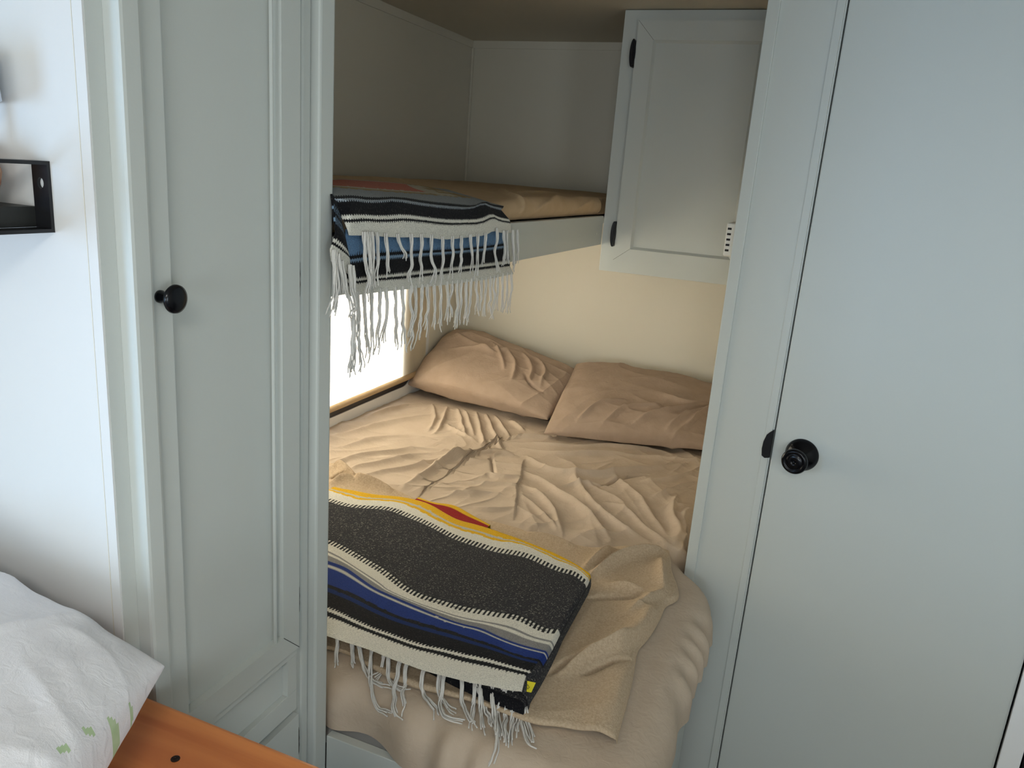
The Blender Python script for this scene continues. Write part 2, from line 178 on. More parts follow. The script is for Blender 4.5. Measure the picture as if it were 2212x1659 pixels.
def cloth_mat(name,color,col2,wscale=900,wstr=.25,sheen=.15,nb=None,trans=0):
    m=bpy.data.materials.new(name); m.use_nodes=True; nt=m.node_tree; b=nt.nodes['Principled BSDF']; L=nt.links.new
    b.inputs['Roughness'].default_value=.9; b.inputs['Specular IOR Level'].default_value=.15; b.inputs['Sheen Weight'].default_value=sheen
    b.inputs['Sheen Tint'].default_value=(*col2,1)
    tc=nt.nodes.new('ShaderNodeTexCoord')
    n=nt.nodes.new('ShaderNodeTexNoise'); n.inputs['Scale'].default_value=nb[0] if nb else 25; n.inputs['Detail'].default_value=5; L(tc.outputs['Object'],n.inputs['Vector'])
    r=nt.nodes.new('ShaderNodeValToRGB'); r.color_ramp.elements[0].position=.3; r.color_ramp.elements[1].position=.75
    r.color_ramp.elements[0].color=(*color,1); r.color_ramp.elements[1].color=(*col2,1)
    L(n.outputs['Fac'],r.inputs['Fac']); L(r.outputs['Color'],b.inputs['Base Color'])
    w=nt.nodes.new('ShaderNodeTexNoise'); w.inputs['Scale'].default_value=wscale; w.inputs['Detail'].default_value=2; L(tc.outputs['Object'],w.inputs['Vector'])
    w2=nt.nodes.new('ShaderNodeTexNoise'); w2.inputs['Scale'].default_value=55; w2.inputs['Detail'].default_value=4; w2.inputs['Distortion'].default_value=1.2; L(tc.outputs['Object'],w2.inputs['Vector'])
    bp=nt.nodes.new('ShaderNodeBump'); bp.inputs['Strength'].default_value=wstr; bp.inputs['Distance'].default_value=.001
    L(w.outputs['Fac'],bp.inputs['Height'])
    bp2=nt.nodes.new('ShaderNodeBump'); bp2.inputs['Strength'].default_value=.35; bp2.inputs['Distance'].default_value=.004
    L(w2.outputs['Fac'],bp2.inputs['Height']); L(bp.outputs['Normal'],bp2.inputs['Normal']); L(bp2.outputs['Normal'],b.inputs['Normal'])
    return m
M['sheet']=cloth_mat('tan jersey sheet',(.48,.385,.295),(.53,.43,.335))
M['pillow']=cloth_mat('tan pillowcase',(.37,.275,.205),(.42,.315,.24))
M['bunksheet']=cloth_mat('tan bunk sheet',(.50,.36,.22),(.56,.41,.26))
M['fleece']=cloth_mat('tan fleece pile',(.40,.30,.20),(.54,.42,.295),wscale=420,wstr=.9,sheen=.4,nb=(260,))
M['whitecase']=cloth_mat('white cotton pillowcase',(.78,.77,.80),(.84,.83,.86))
M['cord']=cloth_mat('cream cotton yarn',(.62,.60,.56),(.70,.67,.63),wscale=700,wstr=.8)
M['green']=new_mat('green print',(.45,.6,.35),.8,mottle=(90,.3,(.7,.75,.6)))
def weave_mat():
    m=bpy.data.materials.new('woven serape wool'); m.use_nodes=True; nt=m.node_tree; b=nt.nodes['Principled BSDF']; L=nt.links.new
    b.inputs['Roughness'].default_value=.95; b.inputs['Specular IOR Level'].default_value=.08; b.inputs['Sheen Weight'].default_value=.05
    at=nt.nodes.new('ShaderNodeAttribute'); at.attribute_name='weave'
    tc=nt.nodes.new('ShaderNodeTexCoord')
    v=nt.nodes.new('ShaderNodeTexNoise'); v.inputs['Scale'].default_value=330; v.inputs['Detail'].default_value=3; v.inputs['Roughness'].default_value=.7; L(tc.outputs['Object'],v.inputs['Vector'])
    r=nt.nodes.new('ShaderNodeValToRGB'); r.color_ramp.elements[0].position=.56; r.color_ramp.elements[1].position=.70
    r.color_ramp.elements[0].color=(0,0,0,1); r.color_ramp.elements[1].color=(1,1,1,1); L(v.outputs['Fac'],r.inputs['Fac'])
    mu=nt.nodes.new('ShaderNodeMath'); mu.operation='MULTIPLY'; L(r.outputs['Color'],mu.inputs[0]); L(at.outputs['Alpha'],mu.inputs[1])
    mx=nt.nodes.new('ShaderNodeMix'); mx.data_type='RGBA'; L(mu.outputs[0],mx.inputs[0]); L(at.outputs['Color'],mx.inputs[6]); mx.inputs[7].default_value=(.30,.28,.24,1)
    # dark fibres
    n=nt.nodes.new('ShaderNodeTexNoise'); n.inputs['Scale'].default_value=600; n.inputs['Detail'].default_value=2; L(tc.outputs['Object'],n.inputs['Vector'])
    r2=nt.nodes.new('ShaderNodeValToRGB'); r2.color_ramp.elements[0].position=.3; r2.color_ramp.elements[1].position=.6
    r2.color_ramp.elements[0].color=(.72,.72,.72,1); r2.color_ramp.elements[1].color=(1.05,1.05,1.05,1); L(n.outputs['Fac'],r2.inputs['Fac'])
    m2=nt.nodes.new('ShaderNodeMix'); m2.data_type='RGBA'; m2.blend_type='MULTIPLY'; m2.inputs[0].default_value=1
    L(mx.outputs[2],m2.inputs[6]); L(r2.outputs['Color'],m2.inputs[7]); L(m2.outputs[2],b.inputs['Base Color'])
    bp=nt.nodes.new('ShaderNodeBump'); bp.inputs['Strength'].default_value=.8; bp.inputs['Distance'].default_value=.0015
    L(n.outputs['Fac'],bp.inputs['Height']); L(bp.outputs['Normal'],b.inputs['Normal'])
    return m
M['weave']=weave_mat()
def wood_mat():
    m=bpy.data.materials.new('orange varnished pine'); m.use_nodes=True; nt=m.node_tree; b=nt.nodes['Principled BSDF']; L=nt.links.new
    tc=nt.nodes.new('ShaderNodeTexCoord'); mp=nt.nodes.new('ShaderNodeMapping'); mp.inputs['Scale'].default_value=(1.2,14,14)
    mp.inputs['Rotation'].default_value=(0,0,-.12); L(tc.outputs['Object'],mp.inputs['Vector'])
    n=nt.nodes.new('ShaderNodeTexNoise'); n.inputs['Scale'].default_value=2.2; n.inputs['Detail'].default_value=6; n.inputs['Distortion'].default_value=.8; L(mp.outputs[0],n.inputs['Vector'])
    r=nt.nodes.new('ShaderNodeValToRGB'); e=r.color_ramp.elements; e[0].position=.3; e[1].position=.75
    e[0].color=(.44,.115,.026,1); e[1].color=(.66,.235,.065,1)
    L(n.outputs['Fac'],r.inputs['Fac']); L(r.outputs['Color'],b.inputs['Base Color']); b.inputs['Roughness'].default_value=.38
    bp=nt.nodes.new('ShaderNodeBump'); bp.inputs['Strength'].default_value=.1; bp.inputs['Distance'].default_value=.001; L(n.outputs['Fac'],bp.inputs['Height']); L(bp.outputs['Normal'],b.inputs['Normal'])
    return m
M['wood']=wood_mat()
def shade_mat():
    m=bpy.data.materials.new('cream translucent linen'); m.use_nodes=True; nt=m.node_tree; L=nt.links.new
    nt.nodes.remove(nt.nodes['Principled BSDF']); out=nt.nodes['Material Output']
    tc=nt.nodes.new('ShaderNodeTexCoord'); n=nt.nodes.new('ShaderNodeTexNoise'); n.inputs['Scale'].default_value=300; L(tc.outputs['Object'],n.inputs['Vector'])
    r=nt.nodes.new('ShaderNodeValToRGB'); r.color_ramp.elements[0].color=(.76,.68,.54,1); r.color_ramp.elements[1].color=(.82,.745,.605,1); L(n.outputs['Fac'],r.inputs['Fac'])
    d=nt.nodes.new('ShaderNodeBsdfDiffuse'); t=nt.nodes.new('ShaderNodeBsdfTranslucent'); L(r.outputs['Color'],d.inputs['Color']); L(r.outputs['Color'],t.inputs['Color'])
    mx=nt.nodes.new('ShaderNodeMixShader'); mx.inputs[0].default_value=.5; L(d.outputs[0],mx.inputs[1]); L(t.outputs[0],mx.inputs[2]); L(mx.outputs[0],out.inputs[0])
    return m
M['shade']=shade_mat()
M['bar']=cloth_mat('tan fabric hem bar',(.52,.38,.22),(.58,.43,.27))
def glass_mat():
    m=bpy.data.materials.new('window glass'); m.use_nodes=True; nt=m.node_tree; L=nt.links.new
    nt.nodes.remove(nt.nodes['Principled BSDF']); out=nt.nodes['Material Output']
    t=nt.nodes.new('ShaderNodeBsdfTransparent'); t.inputs['Color'].default_value=(.93,.95,.95,1); g=nt.nodes.new('ShaderNodeBsdfGlossy'); g.inputs['Roughness'].default_value=.02
    mx=nt.nodes.new('ShaderNodeMixShader'); mx.inputs[0].default_value=.06; L(t.outputs[0],mx.inputs[1]); L(g.outputs[0],mx.inputs[2]); L(mx.outputs[0],out.inputs[0])
    return m
M['glass']=glass_mat()

# ------------------------------------------------------------------ room
XL,YB,ZC=-1.354,2.82,1.953
XR,YF=1.25,-2.2
def struct(name,mb,mat,parent=None,bevel=0):
    o=mb.build(name,mat,parent,bevel=bevel)
    if parent is None: o['kind']='structure'
    return o
def wall_with_hole_x(x0,x1,ya,yb,holes):
    """wall slab between x0 and x1 along y with rectangular openings (y0,y1,z0,z1)"""
    mb=MB(); y=ya
    for (h0,h1,z0,z1) in holes:
        mb.box(x0,x1,y,h0,0,ZC); mb.box(x0,x1,h0,h1,0,z0); mb.box(x0,x1,h0,h1,z1,ZC); y=h1
    mb.box(x0,x1,y,yb,0,ZC); return mb
struct('floor',MB().box(XL-.06,XR+.06,YF-.06,YB+.06,-.05,0),M['floor'])
struct('ceiling',MB().box(XL-.06,XR+.06,YF-.06,YB+.06,ZC,ZC+.05),M['ceil'])
struct('wall_back',MB().box(XL-.06,XR+.06,YB,YB+.05,0,ZC),M['wall'])
WIN=(1.18,2.375,.722,1.285)
DIN=(-1.75,-.45,.92,1.62)
struct('wall_left',wall_with_hole_x(XL-.05,XL,YF,YB,[DIN,WIN]),M['wall'])
RWIN=(-1.35,-.35,.95,1.65)
struct('wall_right',wall_with_hole_x(XR,XR+.05,YF,YB,[RWIN]),M['wall'])
FW=(-.35,.85,1.0,1.62)  # opening of an unseen front window, added to light the upper nook
struct('wall_front',MB().box(XL-.06,FW[0],YF-.05,YF,0,ZC).box(FW[1],XR+.06,YF-.05,YF,0,ZC).box(FW[0],FW[1],YF-.05,YF,0,FW[2]).box(FW[0],FW[1],YF-.05,YF,FW[3],ZC),M['wall'])
wf=MB()
for q in ((FW[0],FW[1],FW[2],FW[2]+.022),(FW[0],FW[1],FW[3]-.022,FW[3]),(FW[0],FW[0]+.022,FW[2]+.022,FW[3]-.022),(FW[1]-.022,FW[1],FW[2]+.022,FW[3]-.022)): wf.box(q[0],q[1],YF-.045,YF+.004,q[2],q[3])
w4=wf.build('window_4',M['gasket']); w4['kind']='structure'
MB().box(FW[0]+.022,FW[1]-.022,YF-.030,YF-.026,FW[2]+.022,FW[3]-.022).build('pane',M['glass'],w4)
# unseen half-height walls behind the camera, added to shade the lower door
struct('wall_light_blocker',MB().box(.60,.64,-1.75,.25,0,1.04).box(-.34,.60,-1.10,-1.06,0,.98),M['paint'])
# ceiling battens and corner bead
struct('trim_1',MB().box(XL,-.64,YB-.004,YB,ZC-.026,ZC),M['wall'],bevel=.001)
struct('trim_2',MB().box(XL,XL+.004,.93,YB-.004,ZC-.026,ZC),M['wall'],bevel=.001)
struct('trim_3',MB().box(XL,XL+.009,YB-.009,YB,1.44,ZC-.026),M['wall'],bevel=.003)
# window frames
def window(n,x,y0,y1,z0,z1,side):
    s=side  # +1: room lies towards +x
    fr=MB(); a=x-.045*s; b=x+.004*s; xs=(min(a,b),max(a,b)); w=.022
    fr.box(*xs,y0,y1,z0,z0+w).box(*xs,y0,y1,z1-w,z1).box(*xs,y0,y0+w,z0+w,z1-w).box(*xs,y1-w,y1,z0+w,z1-w)
    o=fr.build('window_%d'%n,M['gasket'],bevel=.004); o['kind']='structure'
    a,b=sorted((x-.030*s,x-.026*s))
    MB().box(a,b,y0+w,y1-w,z0+w,z1-w).build('pane',M['glass'],o)
    return o
w1=window(1,XL,WIN[0],WIN[1],WIN[2],WIN[3],1)
w2=window(2,XL,DIN[0],DIN[1],DIN[2],DIN[3],1)
w3=window(3,XR,RWIN[0],RWIN[1],RWIN[2],RWIN[3],-1)
# rounded white flange and gasket of the bed window
def rrect(y0,y1,z0,z1,r,n=8):
    P=[]
    for cy,cz,a0 in ((y1-r,z0+r,-PI/2),(y1-r,z1-r,0),(y0+r,z1-r,PI/2),(y0+r,z0+r,PI)):
        for i in range(n+1):
            a=a0+PI/2*i/n; P.append((cy+r*math.cos(a),cz+r*math.sin(a)))
    return P
def ring(name,o,i,x0,x1,mat,parent):
    A,B=rrect(*o),rrect(*i); n=len(A); V=[(x,p[0],p[1]) for x in (x0,x1) for p in A+B]
    F=[]
    for k in range(n):
        q=(k+1)%n
        F+=[(k,q,n+q,n+k),(2*n+k,3*n+k,3*n+q,2*n+q),(k,2*n+k,2*n+q,q),(n+k,n+q,3*n+q,3*n+k)]
    return MB().add(V,F).build(name,mat,parent)
ring('gasket',(1.155,2.452,.712,1.30,.07),(1.185,2.41,.735,1.28,.06),XL-.001,XL+.006,M['gasket'],w1)
ring('flange',(1.10,2.56,.672,1.36,.03),(1.157,2.45,.714,1.298,.07),XL-.001,XL+.010,M['gloss'],w1)

# partition that ends beside the locker, facing the camera
struct('wall_partition',MB().box(XL,-.662,.548,.566,0,ZC).box(-.6616,-.6490,.5475,.5495,0,ZC),M['white'])
struct('trim_10',MB().box(-.6615,-.6485,.5496,.5683,0,ZC),M['paint'])  # greyer paint on the partition's end face stands in for its shade
MB().box(-.6628,-.6620,.5474,.548,0,ZC).build('seam',M['wall'],bpy.data.objects['wall_partition'])
struct('trim_4',MB().box(-.664,-.628,.5685,.594,0,ZC),M['paint'],bevel=.004)
# post at the foot of the bunk
struct('trim_5',MB().box(-.70,-.636,.882,.914,0,ZC),M['paint'],bevel=.0035)

# ------------------------------------------------------------------ locker cabinet
lk=thing('locker_cabinet','tall narrow pale grey locker with black knob between partition and bunk post','cabinet',(-.80,.72,0))
fx=-.650                                    # face-frame front
MB().box(XL+.002,fx,.596,.62,.0,ZC-.001).box(XL+.002,fx,.84,.862,0,ZC-.001).box(XL+.002,XL+.012,.62,.84,0,ZC-.001).box(fx-.018,fx,.62,.84,.50,.79).build('carcass',M['paint'],lk,bevel=.002)
MB().box(fx-.014,fx+.002,.862,.881,0,ZC-.001).build('scribe_moulding',M['paint'],lk,bevel=.006,seg=3)
def frame_door(name,y0,y1,z0,z1,sl,sr,sb,st,parent,depth=.014,rec=.012):
    xf=-.636; xb=fx+.0005
    d=MB()
    d.box(xb,xf,y0,y0+sl,z0,z1).box(xb,xf,y1-sr,y1,z0,z1).box(xb,xf,y0+sl,y1-sr,z0,z0+sb).box(xb,xf,y0+sl,y1-sr,z1-st,z1)
    o=d.build(name,M['paint'],parent)
    MB().box(xb+.0003,xf-rec,y0+sl,y1-sr,z0+sb,z1-st).build('door_panel',M['paint'],o)
    return o
ud=frame_door('door',.598,.8415,.781,ZC-.02,.026,.036,.036,.05,lk)
# mitre lines
MB().obox((-.6358,.8055,.8165),(0,.0355,-.0352),(0,.0006,.0006),(.0003,0,0)).build('mitre_line',M['gapdark'],ud)
MB().box(-.640,-.6355,.7885,.7905,.817,ZC-.07).build('bead',M['paint'],ud)
# drawer front: recessed flat panel in the face frame
dr=MB(); y0,y1,z0,z1=.626,.8195,.7065,.7673
dr.box(fx,-.6405,.598,.8415,z1,.7795).box(fx,-.6405,.598,.8415,.672,z0).box(fx,-.6405,.598,y0,z0,z1).box(fx,-.6405,y1,.8415,z0,z1)
do=dr.build('drawer',M['paint'],lk,bevel=.0006); MB().box(fx-.006,fx-.0005,y0,y1,z0,z1).build('recessed_panel',M['paint'],do)
ld=frame_door('door',.598,.8405,.10,.664,.026,.036,.036,.05,lk)
def knob_profile(r,h): return [(r*.45,0),(r*.45,h*.10),(r*.36,h*.2),(r*.34,h*.5),(r*.42,h*.6),(r*.85,h*.68),(r,h*.80),(r*.97,h*.90),(r*.75,h*.97),(r*.3,h),(0.0001,h)]
MB().lathe(knob_profile(.0152,.026),(-.636,.6075,1.339),(1,0,0)).build('knob',M['knob'],ud,smooth=True)
MB().lathe(knob_profile(.0152,.026),(-.636,.6075,.55),(1,0,0)).build('knob',M['knob'],ld,smooth=True)
for z,h,p in ((1.334,.056,ud),(.857,.05,ud),(.607,.05,ld)):
    hb=MB(); hb.tube([(-.6425,.8455,z-h/2+i*h/8) for i in range(9)],[.0024,.0034,.0034,.0038,.0034,.0038,.0034,.0034,.0024],10)
    hb.box(-.648,-.644,.8415,.852,z-h/2+.004,z+h/2-.004)
    hb.build('hinge',M['bronze'],p,smooth=True)

# ------------------------------------------------------------------ wall shelf on the partition
sh=thing('wall_shelf','black floating shelf with a rectangular metal bracket on the white partition','shelf',(-.85,.5,1.40))
MB().box(-1.12,-.726,.425,.546,1.404,1.424).build('plank',M['blackwood'],sh,bevel=.001)
def bracket(x0,x1):
    t=.0035; b=MB(); y0,y1,z0,z1=.421,.5478,1.4005,1.468
    b.box(x0,x1,y0,y1,z0,z0+t).box(x0,x1,y0,y1,z1-t,z1).box(x0,x1,y0,y0+t,z0+t,z1-t)
    # wall plate with a round screw hole
    r=.0045; cz=1.447; cx=(x0+x1)/2; n=16
    ho=[(cx+r*math.cos(2*PI*i/n),cz+r*1.2*math.sin(2*PI*i/n)) for i in range(n)]
    def sq(i):
        hw=(x1-x0)/2; a=2*PI*i/n; c,s=math.cos(a)*hw,math.sin(a)*.012; k=1/max(abs(c)/hw,abs(s)/.012); return (cx+c*k,cz+s*k)
    so=[sq(i) for i in range(n)]
    V=[(p[0],yy,p[1]) for yy in (y1,y1-t) for p in ho+so]; F=[]
    for i in range(n):
        q=(i+1)%n; F+=[(i,q,n+q,n+i),(2*n+i,3*n+i,3*n+q,2*n+q),(i,2*n+i,2*n+q,q),(n+i,n+q,3*n+q,3*n+i)]
    b.add(V,F)
    b.box(x0,x1,y1-t,y1,z0+t,cz-.012).box(x0,x1,y1-t,y1,cz+.012,z1-t)
    return b
bracket(-.726,-.705).build('bracket',M['black'],sh)
bracket(-1.144,-1.12).build('bracket',M['black'],sh)
tl_=thing('table_lamp','small lamp with orange speckled pottery base and pale blue white shade on the black shelf','lamp',(-.775,.503,1.4245))
MB().lathe([(.022,0),(.029,.003),(.036,.018),(.038,.030),(.034,.044),(.020,.054),(.009,.058),(.0001,.058)],(-.775,.503,1.4245),(0,0,1)).build('lamp_base',M['speckle'],tl_,smooth=True)
MB().tube([(-.775,.503,1.480),(-.775,.503,1.52),(-.775,.503,1.545)],.005,10).build('stem',M['bronze'],tl_,smooth=True)
MB().lathe([(.041,-.022),(.0445,-.020),(.0415,.022),(.038,.024),(.0375,.022),(.041,-.018)],(-.775,.5015,1.540),(0,0,1)).build('lamp_shade',M['lampglass'],tl_,smooth=True)

# ------------------------------------------------------------------ wooden table end and white pillow
tb=thing('wooden_table','orange varnished wooden table corner at the lower left under a white pillow','table',(-.7,.3,.87))
MB().box(-1.30,-.335,-.55,.5465,.868,.900).build('tabletop',M['wood'],tb,bevel=.004)
MB().box(-1.28,-.42,-.50,-.48,.80,.868).build('apron',M['wood'],tb,bevel=.002)
MB().box(-1.28,-.42,.50,.52,.80,.868).build('apron',M['wood'],tb,bevel=.002)
for (x,y) in ((-1.27,-.50),(-.45,-.50),(-1.27,.48),(-.45,.48)):
    MB().box(x,x+.045,y,y+.045,0,.80).build('leg',M['wood'],tb,bevel=.003)
MB().lathe([(.0045,0),(.0045,.0006),(.0018,.0006),(.0016,.0002)],(-.520,.490,.9),(0,0,1)).build('screw',M['bronze'],tb)

GREEN=[(-.522,.447,.93,.005),(-.511,.418,.93,.006),(-.505,.388,.93,.005),(-.495,.355,.95,.005)]
def pillow(name,mat,c00,c10,c11,c01,bulge,label,parent=None,wr=None,n=260,m=190,dent=.06,seed=1,p=.5,back=.6,normal=None,corner=.0,group=None):
    """closed pillow: corners counter-clockwise, bulging along the normal with pinched seams"""
    c=[np.array(q,float) for q in (c00,c10,c11,c01)]
    nrm=np.cross(c[1]-c[0],c[3]-c[0]) if normal is None else np.array(normal,float); nrm/=np.linalg.norm(nrm)
    s=np.sin(np.linspace(-PI/2,PI/2,n))[:,None]*np.ones((1,m)); t=np.ones((n,1))*np.sin(np.linspace(-PI/2,PI/2,m))[None,:]
    def shell(sign,B):
        # seams drawn in between the corners
        si=s*(1-dent*(1-t**2)*0-dent*(1-np.abs(t)**2.2)); ti=t*(1-dent*1.2*(1-np.abs(s)**2.2))
        u=(si+1)/2; v=(ti+1)/2
        P=(c[0]*((1-u)*(1-v))[...,None]+c[1]*(u*(1-v))[...,None]+c[2]*(u*v)[...,None]+c[3]*((1-u)*v)[...,None])
        e=((1-s**2).clip(0)**p)*((1-t**2).clip(0)**p)
        e=e*(1-.55*(np.abs(s)*np.abs(t))**3)
        L1=np.linalg.norm(c[1]-c[0]); L2=np.linalg.norm(c[3]-c[0])
        h=B*e
        U=u*L1; V=v*L2
        w=wnoise(U,V,22,seed,2)*.0035+.017*ridged(U,V,13,seed+9,(1,.45),3)+.012*ridged(U,V,24,seed+4,(.5,1),3)+.007*ridged(U,V,42,seed+5,(1,-.3),2.5)
        edge=np.exp(-((1-np.abs(s))*4)**2)+np.exp(-((1-np.abs(t))*3)**2)
        w+=edge*.0025*wnoise(U,V,70,seed+3,2)
        if wr: w+=folds(U,V,wr)
        h=h+w*np.clip(e*2.2,0,1)
        return P+sign*nrm*h[...,None]
    A=shell(1,bulge); Bk=shell(-1,bulge*back)[:,::-1]
    P=np.concatenate([A,Bk[:,1:-1]],axis=1)
    o=grid(name,P,mat,parent,closed=True)
    # close the two ends
    me=o.data; bm=bmesh.new(); bm.from_mesh(me); bmesh.ops.remove_doubles(bm,verts=bm.verts,dist=1e-5); bmesh.ops.holes_fill(bm,edges=[e for e in bm.edges if e.is_boundary],sides=0); bmesh.ops.recalc_face_normals(bm,faces=bm.faces); bm.to_mesh(me); bm.free()
    me.polygons.foreach_set('use_smooth',[True]*len(me.polygons))
    if label: tag(o,label,'pillow',group)
    return o
wp=pillow('white_pillow',M['whitecase'],(-1.13,.04,.978),(-.335,.07,.965),(-.552,.512,.982),(-1.15,.532,.980),.090,'white cotton pillow with faint green print lying on the wooden table',seed=3,dent=.025,p=.31,back=.58,
    wr=[(.014,.03,[(.20,.40),(.32,.30),(.5,.26)]),(.012,.025,[(.25,.20),(.38,.30),(.52,.36)]),(-.008,.03,[(.3,.1),(.42,.2),(.5,.35)]),(.010,.02,[(.45,.42),(.50,.34),(.53,.22)]),(.010,.025,[(.1,.3),(.2,.36),(.35,.40)])])
wp.data.materials.append(M['green'])
for f in wp.data.polygons:
    c_=f.center
    for (gx,gy,gz,gr) in GREEN:
        if abs(c_.x-gx)<gr*.45 and abs(c_.y-gy)<gr and c_.z>.90: f.material_index=1
# ------------------------------------------------------------------ bathroom wall: pillar board, door, jamb
th=math.radians(12.6); AX=np.array([math.cos(th),-math.sin(th),0]); NB=np.array([math.sin(th),math.cos(th),0])   # along, away from camera
P0=AX*0+NB*float(NB.dot(np.array([0,1.62,0])))
def ob(s0,s1,d0,d1,z0,z1): return MB().obox(P0+AX*s0+NB*d0+np.array([0,0,z0]),AX*(s1-s0),NB*(d1-d0),(0,0,z1-z0))
struct('wall_bath',ob(-.543,-.399,.004,.034,0,ZC),M['paint'])
struct('trim_6',ob(-.5435,-.519,0,.006,0,ZC),M['paint'],bevel=.0016)
struct('trim_7',ob(-.4165,-.4015,.0012,.006,0,ZC),M['paint'],bevel=.0014)
dd=ob(-.396,.1095,.0015,.034,.02,1.935).build('door_1',M['paint'],None,bevel=.003); dd['kind']='structure'
ob(-.3996,-.3965,.012,.034,0,ZC).build('gap_stop',M['gapdark'],dd)
kc=P0+AX*-.336+np.array([0,0,.980])
def lathe_at(prof,c): return MB().lathe(prof,c,-NB,48)
lathe_at([(.0335,0),(.0335,.002),(.032,.005),(.027,.011),(.020,.017),(.015,.021),(.0125,.026)],kc+NB*.0015).build('rose',M['knob'],dd,smooth=True)
kn=lathe_at([(.0115,.024),(.0125,.034),(.017,.040),(.0225,.046),(.0255,.052),(.0257,.056),(.0235,.060),(.019,.0617),(.018,.0605),(.0165,.0595),(.0145,.0602),(.0135,.0612),(.0065,.0612),(.003,.0605),(.0025,.057),(.0001,.0568)],kc+NB*.0015).build('door_knob',M['knob'],dd,smooth=True)
sp=MB(); zc=.985
pts=[(-.3985,-.028),(-.408,-.031),(-.4145,-.027),(-.4165,-.012),(-.4155,.004),(-.411,.020),(-.406,.026),(-.3985,.033)]
sp.prism(pts,lambda s,z:P0+AX*s+np.array([0,0,zc+z])-NB*.0022,lambda s,z:P0+AX*s+np.array([0,0,zc+z])+NB*.0035)
o=sp.build('strike_plate',M['black'],dd)
struct('trim_9',ob(.1125,.146,-.012,.03,0,ZC),M['gloss'],bevel=.002)
struct('wall_hall',MB().obox(P0+AX*.70+NB*.004,AX*.30,NB*.03,(0,0,ZC)).obox(P0+AX*.147+NB*.004+np.array([0,0,.95]),AX*.553,NB*.03,(0,0,ZC-.95)),M['paint'])
fr=thing('refrigerator','dark appliance side at the bottom right corner beyond the white jamb','appliance',tuple(P0+AX*.4+NB*.1))
MB().obox(P0+AX*.150-NB*.004,AX*.545,NB*.024,(0,0,.94)).build('door',M['black'],fr,bevel=.003)
MB().obox(P0+AX*.155+NB*.021,AX*.535,NB*.30,(0,0,.93)).build('body',M['black'],fr,bevel=.004)
# nook wall behind the pillar
struct('wall_nook',MB().box(-.184,-.150,1.70,YB,0,ZC),M['wall'])

# ------------------------------------------------------------------ overhead cabinet
oc=thing('overhead_cabinet','grey overhead cabinet with black oval hinges fixed above the pillows','cabinet',(-.41,2.55,1.224))
cx0,cx1,cy,cz0=-.636,-.187,2.292,1.226
MB().box(cx0,cx1,cy+.001,YB-.002,cz0,ZC-.002).build('cabinet_box',M['paint'],oc,bevel=.001)
od=MB(); x0,x1,z0,z1=-.590,-.206,1.263,1.921; w=.047; yf=cy-.018
od.box(x0,x1,yf,cy,z0,z0+.036).box(x0,x1,yf,cy,z1-.05,z1).box(x0,x0+w,yf,cy,z0+.036,z1-.05).box(x1-w,x1,yf,cy,z0+.036,z1-.05)
odo=od.build('door',M['paint'],oc)
MB().box(x0+w,x1-w,yf+.008,cy,z0+.036,z1-.05).build('door_panel',M['paint'],odo)
# sloping inner moulding
a0,a1,b0,b1=x0+w,x1-w,z0+.036,z1-.05; q=.007
V=[(a0,yf+.001,b0),(a1,yf+.001,b0),(a1,yf+.001,b1),(a0,yf+.001,b1),(a0+q,yf+.0079,b0+q),(a1-q,yf+.0079,b0+q),(a1-q,yf+.0079,b1-q),(a0+q,yf+.0079,b1-q)]
MB().add(V,[(0,1,5,4),(1,2,6,5),(2,3,7,6),(3,0,4,7)]).build('bead_moulding',M['paint'],odo)
for xa,za,xb,zb in ((x0,z0,a0,b0),(x0,z1,a0,b1),(x1,z1,a1,b1),(x1,z0,a1,b0)):
    d=np.array([xb-xa,0,zb-za]); nn=np.array([-d[2],0,d[0]])/np.linalg.norm(d)*.0007
    MB().obox((xa,yf-.0002,za),d,nn,(0,.0004,0)).build('mitre_line',M['bronze'],odo)
for z in (1.8365,1.338):
    h=MB(); n=24
    pts=[(-.5975+.0085*math.cos(2*PI*i/n),z+.037*math.sin(2*PI*i/n)) for i in range(n)]
    h.prism(pts,lambda x,zz:(x,yf-.0035,zz),lambda x,zz:(x,cy+.0005,zz))
    h.tube([(-.5935,yf-.004,z-.03+.0075*i) for i in range(9)],.003,8)
    h.build('hinge',M['black'],odo)
# alarm on the nook wall
al=thing('alarm','white plastic wall alarm with five dark slots on the nook wall beside the cabinet','alarm',(-.19,1.79,1.385))
MB().box(-.2125,-.185,1.752,1.85,1.350,1.421).build('housing',M['plastic'],al,bevel=.004,seg=3)
for i in range(5):
    z=1.3605+i*.0115
    MB().box(-.2095,-.2015,1.7512,1.753,z,z+.0045).build('vent_slot',M['slot'],al)

# ------------------------------------------------------------------ bunk
bk=thing('bunk_platform','pale grey painted bunk rail and platform above the bed','bunk',(-1.0,1.85,1.30))
MB().box(-.655,-.637,.916,2.2905,1.3025,1.3865).build('front_rail',M['paint'],bk,bevel=.001)
MB().box(XL+.001,-.656,.916,YB-.002,1.362,1.3785).build('deck',M['white'],bk)
for y in (2.07,2.235):
    MB().lathe([(.0035,0),(.003,.0008),(.0008,.0003)],(-.637,y,1.337),(1,0,0),12).build('screw_dimple',M['paint'],bk)
